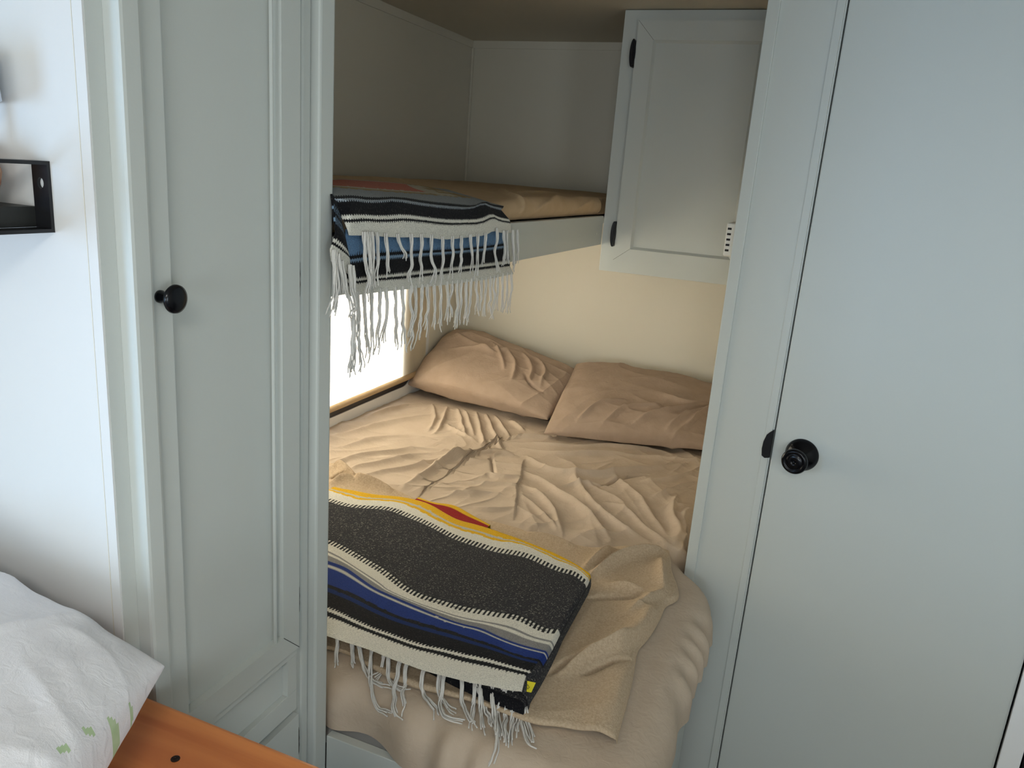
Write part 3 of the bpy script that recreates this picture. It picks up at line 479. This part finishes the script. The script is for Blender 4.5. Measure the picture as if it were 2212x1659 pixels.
# bunk mattress: rounded front edge, slight sag
n,m=420,220
ys=np.linspace(.925,2.80,n)[:,None]*np.ones((1,m))
tt=np.ones((n,1))*np.linspace(0,1,m)[None,:]
sarc=tt*.76                                   # arclength from under the front edge to the wall
yend=np.where(ys>2.27,-.66,-.646)             # the cabinet covers the far corner
def bunk_profile(s,top):
    r=.024; x=np.zeros_like(s); z=np.zeros_like(s)
    s1=.006; s2=s1+r*PI*1.0
    a=np.clip((s-s1)/r,0,PI)
    x=-r*np.cos(a)*-1; z=1.388+r*(1-np.cos(a))
    x=r*np.sin(a); 
    flat=np.clip(s-s2,0,None)
    return x,z,flat,a
xa,za,flat,aa=bunk_profile(sarc,0)
X=(-.668+xa)-flat; 
crown=.006*sm(flat,0,.25)-.011*(aa/PI)*(1-sm(ys,1.5,1.75))*(1-sm(flat,.12,.3))
Z=za+ (1.440-1.388-.048)*(aa/PI)+crown
U=ys; Wn=flat+aa*.02
zf=folds(U,Wn,[(.006,.018,[(1.62,.01),(1.70,.10),(1.95,.25)]),(.005,.014,[(1.66,.0),(1.74,.03),(1.85,.05),(2.0,.07)]),(.005,.02,[(1.75,.12),(2.0,.16),(2.25,.15)]),(.004,.012,[(2.0,.015),(2.12,.04),(2.2,.05)]),(.006,.03,[(1.2,.5),(1.6,.45),(2.2,.5)])])
zf+=wnoise(U,Wn,18,21,2)*.002
X=X+zf*np.sin(aa)*.8; Z=Z+zf*(.2+.8*(aa/PI))
endr=np.clip((ys-2.26)/.03,0,1); 
P=np.stack([X,ys,Z],-1)
P=np.where((ys>2.285)[...,None]&(X>-.66)[...,None],np.stack([np.minimum(X,-.66),ys,Z],-1),P)
bm_o=grid('bunk_mattress',P,M['bunksheet'],None,flip=False); tag(bm_o,'thin bunk mattress in a tan sheet on the upper platform','mattress')

# ------------------------------------------------------------------ lower bed
bb=thing('bed_base','pale grey box bed base with a low front board','bed base',(-.75,1.8,0))
MB().box(-.636,-.125,.914,.930,0,.570).build('front_board',M['paint'],bb,bevel=.0015)
MB().box(-.145,-.127,.933,1.60,0,.555).build('side_board',M['paint'],bb,bevel=.0015)
MB().box(XL+.002,-.19,.935,YB-.002,.535,.553).build('deck',M['white'],bb)

ZT=.66; RR=.055
def xr(y): return -.100-.092*sm(y,1.55,1.67)
def yf_(x): return .937-.055*sm(x,-.60,-.34)
def bed(sx,sy,off,h):
    x0=xr(sy)-RR; y0=yf_(sx)+RR-.003
    qx=np.clip(sx-x0,0,None); qy=np.clip(y0-sy,0,None); rho=np.hypot(qx,qy)+1e-9
    r=RR; ang=np.clip(rho/r,0,PI/2); dx,dy=qx/rho,-qy/rho
    x=np.minimum(sx,x0)+dx*r*np.sin(ang); y=np.maximum(sy,y0)+dy*r*np.sin(ang)
    z=ZT-(r*(1-np.cos(ang)))-np.clip(rho-r*PI/2,0,None)
    k=off+h; nx,ny,nz=dx*np.sin(ang),dy*np.sin(ang),np.cos(ang)
    return np.stack([x+nx*k,y+ny*k,z+nz*k],-1)
def bedz(x,y):    # height of the rounded top at plan position
    x0=xr(y)-RR; y0=yf_(x)+RR-.003
    d=np.clip(np.hypot(np.clip(x-x0,0,None),np.clip(y0-y,0,None)),0,RR*.98)
    return ZT-RR+np.sqrt(RR**2-d**2)
def sheet_h(x,y,amp=1):
    h=folds(x,y,[f for f in TR['folds']])
    lw=sm(-x,.55,.85)
    h+=wnoise(x,y,12,31,2)*.003+lw*(.013*ridged(x,y,22,33,(1,.45))+.008*ridged(x,y,40,35,(1,.1)))+(1-lw)*(.015*ridged(x,y,20,37,(-.6,1))+.011*ridged(x,y,34,39,(1,-.25)))+.006*ridged(x,y,60,41,(.4,1))
    topc=np.interp(x,[p[0] for p in TR['ftop']],[p[1] for p in TR['ftop']])
    cover=sm(y,topc-.015,topc+.035)             # flattened where the fleece lies on it
    side=sm(xr(y)-x,-.02,.06)
    h=h*(.06+.94*cover)*amp-.003*(1-cover)
    return h
def side_pleats(sx,sy):
    e=sm(xr(sy)-sx,.05,-.02)*sm(sy,1.05,1.25)
    return e*(.008*np.sin(sy*75+3*np.sin(sy*14))+.006*wnoise(sx,sy,30,77,2))
def foot_gather(sx,sy):
    g=.008*np.sin(sx*70+2*np.sin(sx*17))*sm(sx,-.70,-.62)*(1-sm(sx,-.40,-.28))*sm(yf_(sx)+.03-sy,-.03,.03)
    return g+side_pleats(sx,sy)+.004*wnoise(sx,sy,20,79,2)*sm(yf_(sx)+.05-sy,-.03,.03)
TE=np.array(TR['topedge']); TE=np.array(sorted(TE.tolist()))
def flap_y(x): return np.interp(x,[-1.36,-1.25]+TE[:,0].tolist()+[-.15],[1.70,1.72]+TE[:,1].tolist()+[2.40])
n,m=720,440
# mattress in its fitted sheet
sv=np.linspace(0,1,n)[:,None]*np.ones((1,m)); u=np.ones((n,1))*np.linspace(0,1,m)[None,:]
ux=-1.348+u*(1.348-.100+.062); ylo=yf_(ux)-.066
sy=ylo+sv*(2.80-ylo); sx=-1.348+u*(xr(sy)+.061+1.348)
h=sheet_h(sx,sy)
under=sm(flap_y(sx)-sy,-.006,.010)
P=bed(sx,sy,0,h+foot_gather(sx,sy)-.006*under)
P[...,2]+= .012*sm(-1.28-sx,0,.06)            # pushed up along the window wall
mt=grid('mattress',P,M['sheet'],None); tag(mt,'double mattress in a creased tan fitted sheet on the lower bed','mattress')
# top sheet pulled over the lower part and right side
v=np.linspace(0,1,n)[:,None]*np.ones((1,m))
sxx=-1.345+u*(xr(1.6*np.ones_like(u))*0-.100+.045+1.345)
ye=flap_y(sxx); ylo=yf_(ux)-.064; sy2=ylo+(ye-ylo)*v
sx2=-1.346+u*(xr(sy2)+.060+1.346)
h=sheet_h(sx2,sy2)
dl,fl,sg=polydist(sx2+.010*wnoise(sx2,sy2,24,91,2),sy2,smooth_line(TR['flap'],4))
lip=np.exp(-(dl/.05))*.008*np.clip(np.sin(fl*PI),0,1)**.5
h2=h+np.where(sg<0,lip,0)
hem=np.sqrt(np.clip((ye-sy2)/.006,0,1))
P=bed(sx2,sy2,.0005+.0035*hem,h2+foot_gather(sx2,sy2))
P[...,2]+= .012*sm(-1.28-sx2,0,.06)
ts=grid('top_sheet',P,M['sheet'],None); tag(ts,'rumpled tan top sheet spread over the lower bed mattress','sheet')

# ------------------------------------------------------------------ fleece blanket
def resamp(pts,n):
    pts=smooth_line(pts,4); d=np.r_[0,np.cumsum(np.linalg.norm(np.diff(pts,axis=0),axis=1))]; t=np.linspace(0,d[-1],n)
    return np.stack([np.interp(t,d,pts[:,0]),np.interp(t,d,pts[:,1])],-1)
def coons(B,T,Lf,R):
    n=len(B); m=len(Lf); u=np.linspace(0,1,n)[:,None,None]; v=np.linspace(0,1,m)[None,:,None]
    B,T,Lf,R=B[:,None,:],T[:,None,:],Lf[None],R[None]
    return (1-v)*B+v*T+(1-u)*Lf+u*R-((1-u)*(1-v)*B[:1]+u*(1-v)*B[-1:]+(1-u)*v*T[:1]+u*v*T[-1:])
n,m=440,330
B=resamp([[-1.24,1.0],[-.95,.995]]+TR['fbot'],n); T=resamp([[-1.24,1.69]]+TR['ftop'],n)
T[:,0]=np.maximum.accumulate(T[:,0]); 
R=resamp(TR['fright'],m); R[0]=B[-1]; R[-1]=T[-1]
Lf=resamp([B[0].tolist(),[-1.25,1.3],T[0].tolist()],m); Lf[0]=B[0]; Lf[-1]=T[0]
C=coons(B,T,Lf,R); X,Y=C[...,0],C[...,1]
du=np.minimum(np.arange(n),np.arange(n)[::-1])[:,None]*.0024; dv=np.minimum(np.arange(m),np.arange(m)[::-1])[None,:]*.0022
dd_=np.minimum(du,dv)
edge=np.sqrt(1-(1-np.clip(dd_/.010,0,1))**2)
hf=1.1*folds(X,Y,TR['ffolds'])+wnoise(X,Y,11,51,2)*.004+.007*ridged(X,Y,15,53,(.8,.7))*sm(X,-.36,-.28)
fz=bedz(X,Y)+.0045+.0135*edge+hf*edge*np.clip(dd_/.03,0,1)
# the right hem is folded double
dr_,fr_,_=polydist(X,Y,TR['fright']); fz+=.008*np.exp(-((dr_-.03)/.022)**2)*(fr_<.55)
SER_R=-.31
under_serape=sm(-X,-(-.35),-(-.42))*0
zone=((X<-.345)&(X>-1.03)&(Y>1.0)&(Y<1.43))
k=sm(X,-.335,-.36)*sm(X,-1.08,-1.02)*sm(Y,.98,1.02)*(1-sm(Y,1.40,1.46)); k=sm(-X,.318,.338)*sm(Y,.975,1.0)*(1-sm(Y,1.44,1.475))
fz=fz*(1-k)+k*np.minimum(fz,.674-.0*X-(ZT-bedz(X,Y)))
P=np.stack([X,Y,fz],-1)
fl=grid('fleece_blanket',P,M['fleece'],None); tag(fl,'tan fleece blanket folded across the foot of the lower bed','blanket')

# ------------------------------------------------------------------ woven serapes
WHITE=(.70,.675,.60,0); BLACK=(.008,.008,.010,.12); BLUE=(.012,.035,.19,.03); BLUE2=(.008,.025,.11,0); CHAR=(.030,.030,.034,.9); CHAR2=(.028,.028,.032,1.0)
HEATH=(.24,.235,.23,.5); YEL=(.74,.43,.012,0); RED=(.32,.012,.012,0); LGT=(.36,.41,.46,.1); LINEW=(.50,.49,.44,0); LTB=(.20,.30,.42,.15); PINK=(.50,.17,.12,.1); TAN=(.34,.25,.13,.1); CREAM=(.50,.45,.34,0); MBLUE=(.13,.24,.40,.25); GREYL=(.30,.32,.33,.1)
def bands(k,table):
    out=np.zeros(k.shape+(4,)); out[...]=table[0][1]
    for a,c in table: out[k>=a]=c
    return out
def rows_to_grid(curves,n,counts,xend=None,x_left=None):
    """curves: list of (n,3); counts samples between successive curves"""
    rows=[];ks=[]
    for i,(a,b) in enumerate(zip(curves[:-1],curves[1:])):
        c=counts[i]
        for j in range(c):
            t=j/c; rows.append(a*(1-t)+b*t); ks.append(i+t)
    rows.append(curves[-1]); ks.append(len(curves)-1)
    return np.array(rows).transpose(1,0,2),np.array(ks)
def smooth_cols(P,it):
    for _ in range(it):
        Q=P.copy(); Q[:,1:-1]=.25*P[:,:-2]+.5*P[:,1:-1]+.25*P[:,2:]; P=Q
    return P
low=TR['low']; n=520; XLS=-1.045
names=['E','Wc','Wl','Bb','Bt','Wb','Cb','Tt','W1','T']
curves=[]
for nm in names:
    pts=np.array(low[nm]); order=np.argsort(pts[:,0]); pts=pts[order]; xe=pts[-1,0]
    x=np.linspace(XLS,xe,n); pp=smooth_line(np.r_[[[XLS,pts[0,1]+(.0 if nm in('T','W1') else .25*(pts[0,1]-pts[min(3,len(pts)-1),1]))]],pts],4)
    y=np.interp(x,pp[:,0],pp[:,1]); curves.append(np.stack([x,y,np.full(n,.7)],-1))
P,ks=rows_to_grid(curves,n,[16,10,34,16,12,14,70,20,14])
K=np.ones((n,1))*ks[None,:]
Uc=np.arange(n)[:,None]*np.ones((1,len(ks)))*.00135
rope=.07*np.sin(Uc*2*PI/.0062)
tooth=(np.sin(Uc*2*PI/.0088)>0)
def low_color(K,Uc):
    r=np.where(K<2.1,rope,0)+ np.where(K<3.5,.02,.03)*wnoise(Uc,K*.02,160,5,2)*np.where(K>2.1,.7,1)
    k=K+r
    c=bands(k,[(-1,WHITE),(1,BLACK),(1.58,WHITE),(2.0,BLACK),(2.66,BLUE2),(2.83,BLACK),(3.0,BLUE),(3.70,LINEW),(3.86,BLUE),(4.02,HEATH),(4.62,WHITE),(4.88,HEATH),(5.02,WHITE),(6.0,CHAR2),(7.0,WHITE),(8.0,YEL),(8.22,LINEW),(8.42,YEL)])
    t1=(K>5.72)&(K<=6.05)&tooth; c[t1]=BLACK
    t2=(K>6.955)&(K<=7.12)&tooth; c[t2]=BLACK
    t3=(K>6.93)&(K<=7.0)&(~tooth); c[t3]=WHITE
    t4=(K>6.0)&(K<=6.03)&(~tooth); c[t4]=WHITE
    return c
colr=low_color(K,Uc)
# height: a folded stack, edges roll down
s_u=np.arange(n)[:,None]*.00135; arc=np.cumsum(np.r_[0,np.linalg.norm(np.diff(P[n//2],axis=0),axis=1)])[None,:]
W=wnoise(P[...,0],P[...,1],9,61,2)*.0028
zt=.7085+W
left=np.sqrt(1-(1-np.clip(s_u/.012,0,1))**2); topd=np.sqrt(1-(1-np.clip((arc[:,-1:]-arc)/.005,0,1))**2)
zt=.690+(zt-.690)*left-.007*(1-topd)
zt-= .003*np.exp(-arc/.02)
P[...,2]=zt
# rolled right edge
OUT=np.array(low['OUT']); OUT=OUT[np.argsort(OUT[:,1])]; OUT=smooth_line(np.r_[[[-.318,.978]],OUT],3)
right=P[-1]; no=30
xo=np.interp(right[:,1]-.004,OUT[:,1],OUT[:,0]); xo=np.maximum(xo,right[:,0]+.009)
side=[];sc=[]
for j in range(1,no+1):
    a=j/no*PI/2; q=right.copy(); q[:,0]=right[:,0]+(xo-right[:,0])*math.sin(a); q[:,1]=right[:,1]-.006*(j/no)
    q[:,2]=right[:,2]-(right[:,2]-.680)*(1-math.cos(a)); side.append(q)
    c=colr[-1].copy()
    if j>no*.55: c=np.tile(np.array(CHAR2),(len(ks),1))
    if .47*no<j<=.55*no: c=c*np.array([.5,.5,.5,1])*0+np.array(BLACK)
    c=np.where((ks<2.9)[:,None]&(j>2),np.array(CHAR2),c); sc.append(c)
P=np.concatenate([P,np.array(side)],0); colr=np.concatenate([colr,np.array(sc)],0)
ls_=thing('serape_blanket','folded charcoal serape with blue, white and yellow stripes on the lower bed','blanket',(-.65,1.2,.68))
grid('top_fold',P,M['weave'],ls_,colr)
# darker layers under it
B=resamp([[-1.03,1.03],[-.75,1.025],[-.55,1.018],[-.46,.995],[-.39,.985],[-.320,.982]],200); T=resamp([[-1.02,1.495],[-.7,1.51],[-.36,1.41]],200)
R=resamp([[-.320,.982],[-.320,1.1],[-.334,1.25],[-.36,1.41]],120); Lf=resamp([[-1.03,1.03],[-1.03,1.25],[-1.02,1.495]],120)
B[0]=Lf[0];B[-1]=R[0];T[0]=Lf[-1];T[-1]=R[-1]
C=coons(B,T,Lf,R); du=np.minimum(np.arange(200),np.arange(200)[::-1])[:,None]*.0035; dv=np.minimum(np.arange(120),np.arange(120)[::-1])[None,:]*.0045
e=np.sqrt(1-(1-np.clip(np.minimum(du,dv)/.010,0,1))**2)
P=np.stack([C[...,0],C[...,1],.679+.017*e-.5*(ZT-bedz(C[...,0],C[...,1]))],-1)
cc=np.zeros((200,120,4)); cc[...]=CHAR2
cc[150:,:3]=BLACK
grid('under_fold',P,M['weave'],ls_,cc)
# red and yellow layer showing behind the top edge
wd=np.array(TR['wedge']); a=resamp(wd,120); tt_=curves[-1]
bx=np.linspace(a[0,0],a[-1,0],120); by=np.interp(bx,tt_[:,0],tt_[:,1])-.012
ay=np.interp(bx,a[:,0],a[:,1])
rows=[];cl=[]
for j in range(16):
    t=j/15; y=by+(ay-by)*t; rows.append(np.stack([bx,y,.7065-.002*t-.012*(t>.95)+0*y],-1))
    cj=np.zeros((120,4)); cj[...]=RED if t<.68 else YEL; cl.append(cj)
grid('inner_fold',np.array(rows).transpose(1,0,2),M['weave'],ls_,np.array(cl).transpose(1,0,2))
# yellow tag
tg=MB(); tg.obox((-.3335,1.004,.7035),(.015,.004,-.001),(-.001,.022,.003),(0,0,.0006))
to=tg.build('paper_tag',M['yellow'],ls_); tag(to,'yellow tag with black print')
MB().tube([(-.330,1.008,.7050),(-.328,1.012,.7055),(-.3255,1.010,.7053),(-.3245,1.0155,.7060)],.0005,4).tube([(-.3315,1.015,.7058),(-.3285,1.0185,.7064),(-.3265,1.016,.7062)],.0005,4).build('tag_print',M['ink'],to)

def strand_tassel(path,ns=4,r=.0011,sp=.0014,splay=.010,seed=0,grav=None,twist=60):
    rg=np.random.RandomState(seed); path=smooth_line(path,5); d=np.r_[0,np.cumsum(np.linalg.norm(np.diff(path,axis=0),axis=1))]
    L=d[-1]; n=max(14,int(L/.004)); t=np.linspace(0,L,n); C=np.stack([np.interp(t,d,path[:,i]) for i in range(3)],-1)
    T=np.gradient(C,axis=0); T/=np.linalg.norm(T,axis=1)[:,None]+1e-9
    a=np.cross(T,np.array([.2,.3,.93]) if abs(T[0,2])<.8 else np.array([1,.1,.1])); a/=np.linalg.norm(a,axis=1)[:,None]+1e-9; b=np.cross(T,a)
    mb=MB(); f=t/L
    wob=sum(np.sin(t*k_+rg.rand()*6)[:,None]*rg.normal(0,1,3)[None]*a_ for k_,a_ in ((70,.0016),(160,.0007),(330,.0003)))
    for s in range(ns):
        ph=2*PI*s/ns+rg.rand(); off=sp*(1+.25*np.sin(t*90+s))
        ang=ph+t*twist
        w=np.clip((f-.62)/.38,0,1)**1.5
        rad=off+w*splay*rg.uniform(.2,1); ang2=np.where(f>.62,ph+.62*L*twist+(t-.62*L)*twist*.15,ang)
        Q=C+a*(np.cos(ang2)*rad)[:,None]+b*(np.sin(ang2)*rad)[:,None]
        Q=Q+wob*np.clip(f*2,0,1)[:,None]
        cut=rg.randint(max(1,int(n*.82)),n+1) ; Q=Q[:max(cut,6)]
        mb.tube(Q,np.full(len(Q),r)*(1-.25*np.linspace(0,1,len(Q))**3),5)
    return mb
def surf(x,y,extra=0):
    x=np.array(x);y=np.array(y); z=bedz(x,y)+.007
    z=np.where((y>.985)&(x<-.20),z+.012,z)
    return z
for i,p in enumerate(TR['tlow']):
    p=np.array(p); q=resamp(p,12); 
    z=surf(q[:,0],q[:,1])
    t=np.linspace(0,1,12); z=np.maximum(z,(.7035-.05*t)*(t<.28)+0)
    # left the stack edge: start at the white hem
    z[0]=.7045
    strand_tassel(np.c_[q,z],4,.0016,.0024,.006,seed=i).build('tassel',M['cord'],ls_,smooth=True)

# ---- upper serape on the bunk
up=TR['up']; us=thing('serape_blanket','black, white and light blue serape with long fringe hanging over the bunk rail','blanket',(-.63,1.25,1.38))
def ucurve(nm,y0,y1,n,xv):
    pts=smooth_line(np.array(up[nm]),3); y=np.linspace(y0,y1,n); z=np.interp(y,pts[:,0],pts[:,1]); return np.stack([np.full(n,xv),y,z],-1)
n=420
ends={k:up[k][-1][0] for k in up}
oc_=[ucurve('K0',up['K0'][0][0],ends['K0'],n,-.6135),ucurve('K1',up['K1'][0][0],ends['K1'],n,-.6125),ucurve('K2',up['K2'][0][0],ends['K2'],n,-.612),ucurve('K3',.884,ends['K3'],n,-.617),ucurve('K4',.914,ends['K4'],n,-.634),ucurve('K5',.950,1.545,n,-.672),ucurve('K6',1.10,1.545,n,-.785)]
P,ks=rows_to_grid(oc_,n,[26,10,10,26,10,22,40])
P=smooth_cols(P,3)
K=np.ones((n,1))*ks[None,:]; Uc=np.linspace(0,1,n)[:,None]*np.ones((1,len(ks)))*.62
rope=.085*np.sin(Uc*2*PI/.0062)
k=K+rope*np.where(K<4.4,1,0)+.03*wnoise(Uc,K*.2,200,7,2)
c=bands(k,[(-1,WHITE),(1,BLACK),(1.45,WHITE),(2.0,BLACK),(3.0,LGT),(3.42,BLACK),(4.0,GREYL),(5.0,TAN),(5.12,CREAM),(5.22,PINK),(5.93,CREAM)])
uf=Uc/.62
lens=(k>5.0)&(uf>.60); c[lens]=TAN
c[(k>5.05)&(uf>.60-.06*np.sin((k-5)*PI)+.0)&(k<5.95)&(uf<.74)]=CREAM
c[(k>5.3)&(uf>.66)&(uf<.84)&(k<5.75)]=TAN
c[(k>5.45)&(k<5.55)&(uf>.66)&(uf<.84)]=CREAM
c[(k>4.9)&(uf>.84)]=GREYL
P[...,0]+=.0025*wnoise(P[...,1],P[...,2],16,71,2)*(K<3.5)
lt=(1-sm(P[...,1],.880,.925))*(K<4); xo_=P[...,0].copy(); P[...,0]=xo_*(1-lt)+np.minimum(xo_,-.634)*lt; f_=P[...,0]/xo_; P[...,1]*=f_; P[...,2]=1.49+(P[...,2]-1.49)*f_
grid('outer_layer',P,M['weave'],us,c,solid=.003)
ic=[ucurve(q,.930 if q!='I0' else .938,ends[q],n,xx) for q,xx in (('I0',-.6245),('I1',-.6245),('I2',-.6245),('I3',-.6245),('I4',-.6245),('I5',-.6245))]
for q in ic[:5]: pass
P,ks=rows_to_grid(ic,n,[26,12,10,34,12,40])
K=np.ones((n,1))*ks[None,:]; Uc=np.linspace(0,1,n)[:,None]*np.ones((1,len(ks)))*.62; rope=.085*np.sin(Uc*2*PI/.0062)
k=K+rope
c=bands(k,[(-1,WHITE),(1,BLACK),(1.5,WHITE),(2,BLACK),(3,LTB),(3.45,BLACK),(4,MBLUE)])
P[...,0]+=.0015*wnoise(P[...,1],P[...,2],16,75,2)
grid('inner_layer',P,M['weave'],us,c,solid=.003)
# side drop wrapping round the post
def yz(px): return px
sd=[[(.905,1.445),(.930,1.420)],[(.893,1.396),(.926,1.372)],[(.885,1.380),(.931,1.359)],[(.880,1.3735),(.932,1.352)],[(.884,1.3570),(.933,1.3345)]]
rows=[]
for a,b in sd[::-1]:
    t=np.linspace(0,1,60)[:,None]; q=np.array(a)*(1-t)+np.array(b)*t; rows.append(np.c_[np.full(60,-.6150 if b[1]<1.41 else -.632)-.004*t[:,0]+.003*np.sin(t[:,0]*PI),q])
P,ks=rows_to_grid(rows,60,[16,8,18,40]); P=smooth_cols(P,4)
K=np.ones((60,1))*ks[None,:]; U=np.linspace(0,1,60)[:,None]*np.ones((1,len(ks)))
k=K+.09*np.sin(U*.06*2*PI/.0062)
c=bands(k,[(-1,WHITE),(1.9,BLACK),(2.2,WHITE),(2.5,BLACK),(3.30,LTB),(3.38,BLACK),(3.62,LTB),(3.68,BLACK)])
grid('side_drop',P,M['weave'],us,c,solid=.003)
def hang(y,z,dy,L,xx,seed,**k):
    pts=[(xx-.0015,y,z+.006),(xx+.001,y+dy*.15,z-L*.25),(xx+.002,y+dy*.5,z-L*.55),(xx+.001,y+dy*.9,z-L*.8),(xx,y+dy,z-L)]
    return strand_tassel(pts,k.get('ns',4),.00125,.0018,k.get('splay',.004),seed=seed)
def on_rail(nm,y): 
    pts=np.array(up[nm]); return float(np.interp(y,pts[:,0],pts[:,1]))
rg=np.random.RandomState(5)
ty=[.951,.957,.963,.972,.986,1.010,1.045,1.086,1.120,1.155,1.195,1.232,1.268,1.305,1.338,1.372,1.425,1.462,1.478,1.510,1.535]
for i,y in enumerate(ty):
    L=.078+rg.uniform(-.012,.012); dy=rg.uniform(-.008,.014)
    if i==6: L=.04; dy=.022
    if i==0: L=.10
    hang(y,on_rail('K0',y),dy,L,-.6085,i,splay=.005).build('tassel',M['cord'],us,smooth=True)
y=.962; i=0
while y<1.565:
    L=.085+.03*(1.3-y)/.35+rg.uniform(-.02,.012) if y<1.3 else .078+rg.uniform(-.012,.012)
    hang(y,on_rail('I0',y),rg.uniform(-.012,.012),L,-.6245,50+i,splay=.007).build('tassel',M['cord'],us,smooth=True)
    y+=rg.uniform(.017,.027); i+=1
for i,(y,z,dy,L) in enumerate(((.882,1.368,-.006,.080),(.886,1.366,-.004,.085),(.892,1.362,.012,.06),(.900,1.352,.030,.085),(.920,1.345,.006,.075),(.927,1.343,.010,.080),(.929,1.268,-.004,.080),(.932,1.272,-.002,.085))):
    hang(y,z,dy,L,-.610,90+i,splay=.005,ns=5).build('tassel',M['cord'],us,smooth=True)

# ------------------------------------------------------------------ pillows on the bed
pillow('pillow',M['pillow'],(-1.345,2.415,.715),(-.775,2.350,.705),(-.760,2.70,.785),(-1.335,2.775,.862),.066,'plump tan pillow in the left corner under the window shade',seed=12,dent=.0,p=.27,back=.40,
  wr=[(.010,.016,[(.30,.28),(.38,.20),(.40,.10)]),(.010,.014,[(.36,.30),(.43,.22),(.46,.12)]),(.009,.014,[(.40,.31),(.48,.24),(.50,.13)]),(.008,.014,[(.22,.30),(.30,.24),(.34,.16)]),(-.010,.010,[(.42,.17),(.46,.12),(.52,.10)]),(.008,.02,[(.05,.30),(.15,.26),(.28,.24)]),(.007,.02,[(.1,.2),(.2,.24),(.32,.30)])])
pillow('pillow',M['pillow'],(-.750,2.25,.690),(-.205,2.385,.700),(-.195,2.745,.80),(-.808,2.735,.815),.066,'flatter tan pillow on the right, against the wall below the overhead cabinet',seed=22,dent=.01,p=.32,back=.25,
  wr=[(.012,.018,[(.28,.05),(.36,.12),(.45,.22)]),(.012,.016,[(.38,.04),(.42,.12),(.50,.20)]),(.010,.018,[(.10,.04),(.14,.12),(.22,.16)]),(.010,.016,[(.18,.03),(.24,.12),(.33,.16)]),(.010,.016,[(.44,.06),(.47,.15),(.53,.28)]),(.008,.02,[(.33,.25),(.40,.20),(.50,.26)])])
# ------------------------------------------------------------------ roller shade
rs=thing('roller_shade','cream translucent roller shade pulled down over the bed window','shade',(XL+.02,1.9,1.0))
ny,nz=120,40
yy=np.linspace(1.08,2.528,ny)[:,None]*np.ones((1,nz)); zz=np.ones((ny,1))*np.linspace(.752,1.298,nz)[None,:]
P=np.stack([np.full((ny,nz),XL+.016)+.0008*np.sin(yy*30)+.001*np.sin(zz*12),yy,zz],-1)
grid('fabric',P,M['shade'],rs)
MB().tube([(XL+.0175,1.08,.748),(XL+.0175,1.6,.748),(XL+.0175,2.2,.748),(XL+.0175,2.532,.748)],.0105,16).build('bottom_bar',M['bar'],rs,smooth=True)
MB().tube([(XL+.03,1.07,1.318),(XL+.03,2.535,1.318)],.019,20).build('roller_tube',M['bar'],rs,smooth=True)

# ------------------------------------------------------------------ light
def area(name,loc,rot,sx_,sy_,power,color):
    l=bpy.data.lights.new(name,'AREA'); l.shape='RECTANGLE'; l.size=sx_; l.size_y=sy_; l.energy=power; l.color=color
    o=bpy.data.objects.new(name,l); COL.objects.link(o); o.location=loc; o.rotation_euler=rot; return o
area('daylight_bed_window',(XL-.14,(WIN[0]+WIN[1])/2,(WIN[2]+WIN[3])/2),(0,-PI/2,0),.62,1.25,38,(1,.96,.93))
area('daylight_dinette_window',(XL-.12,(DIN[0]+DIN[1])/2,(DIN[2]+DIN[3])/2),(0,-PI/2,0),.72,1.35,54,(.42,.66,1))
area('daylight_galley_window',(XR+.12,(RWIN[0]+RWIN[1])/2,(RWIN[2]+RWIN[3])/2),(0,PI/2,0),.72,1.0,20,(.88,.94,1))
area('nook_fill_front_window',((FW[0]+FW[1])/2,YF-.10,(FW[2]+FW[3])/2),(PI/2,0,0),1.2,.62,30,(.92,.96,1))  # added fill behind the unseen front window, brightens the upper nook
area('daylight_roof_vent',(.15,-.55,ZC-.004),(0,0,0),.36,.36,11,(1,.98,.92))
# roof vent surround
vo=MB().box(-.05,.35,-.75,-.735,ZC-.02,ZC).box(-.05,.35,-.365,-.35,ZC-.02,ZC).box(-.05,-.035,-.735,-.365,ZC-.02,ZC).box(.335,.35,-.735,-.365,ZC-.02,ZC).build('trim_8',M['plastic']); vo['kind']='structure'
W=bpy.data.worlds.new('sky'); bpy.context.scene.world=W; W.use_nodes=True
bg=W.node_tree.nodes['Background']; st=W.node_tree.nodes.new('ShaderNodeTexSky'); st.sky_type='NISHITA'; st.sun_disc=False; st.sun_elevation=math.radians(40)
W.node_tree.links.new(st.outputs[0],bg.inputs[0]); bg.inputs[1].default_value=.15

# ------------------------------------------------------------------ camera
cd=bpy.data.cameras.new('camera'); cam=bpy.data.objects.new('camera',cd); COL.objects.link(cam)
cd.sensor_width=36; cd.lens=1675/2212*36; cd.clip_start=.02
R3=Matrix(((0.92236122,-0.16565142,0.34901203),(0.37923762,0.21593983,-0.89974931),(0.07367915,0.96225235,0.26199578)))
mw=R3.to_4x4(); mw.translation=(0,0,1.49); cam.matrix_world=mw
sc=bpy.context.scene; sc.camera=cam
sc.cycles.use_adaptive_sampling=True; sc.cycles.adaptive_threshold=.03; sc.cycles.max_bounces=7; sc.cycles.diffuse_bounces=4; sc.cycles.glossy_bounces=2; sc.cycles.transmission_bounces=2; sc.cycles.transparent_max_bounces=6
sc.view_settings.view_transform='Standard'; sc.view_settings.look='None'; sc.view_settings.gamma=1; sc.view_settings.exposure=0.1
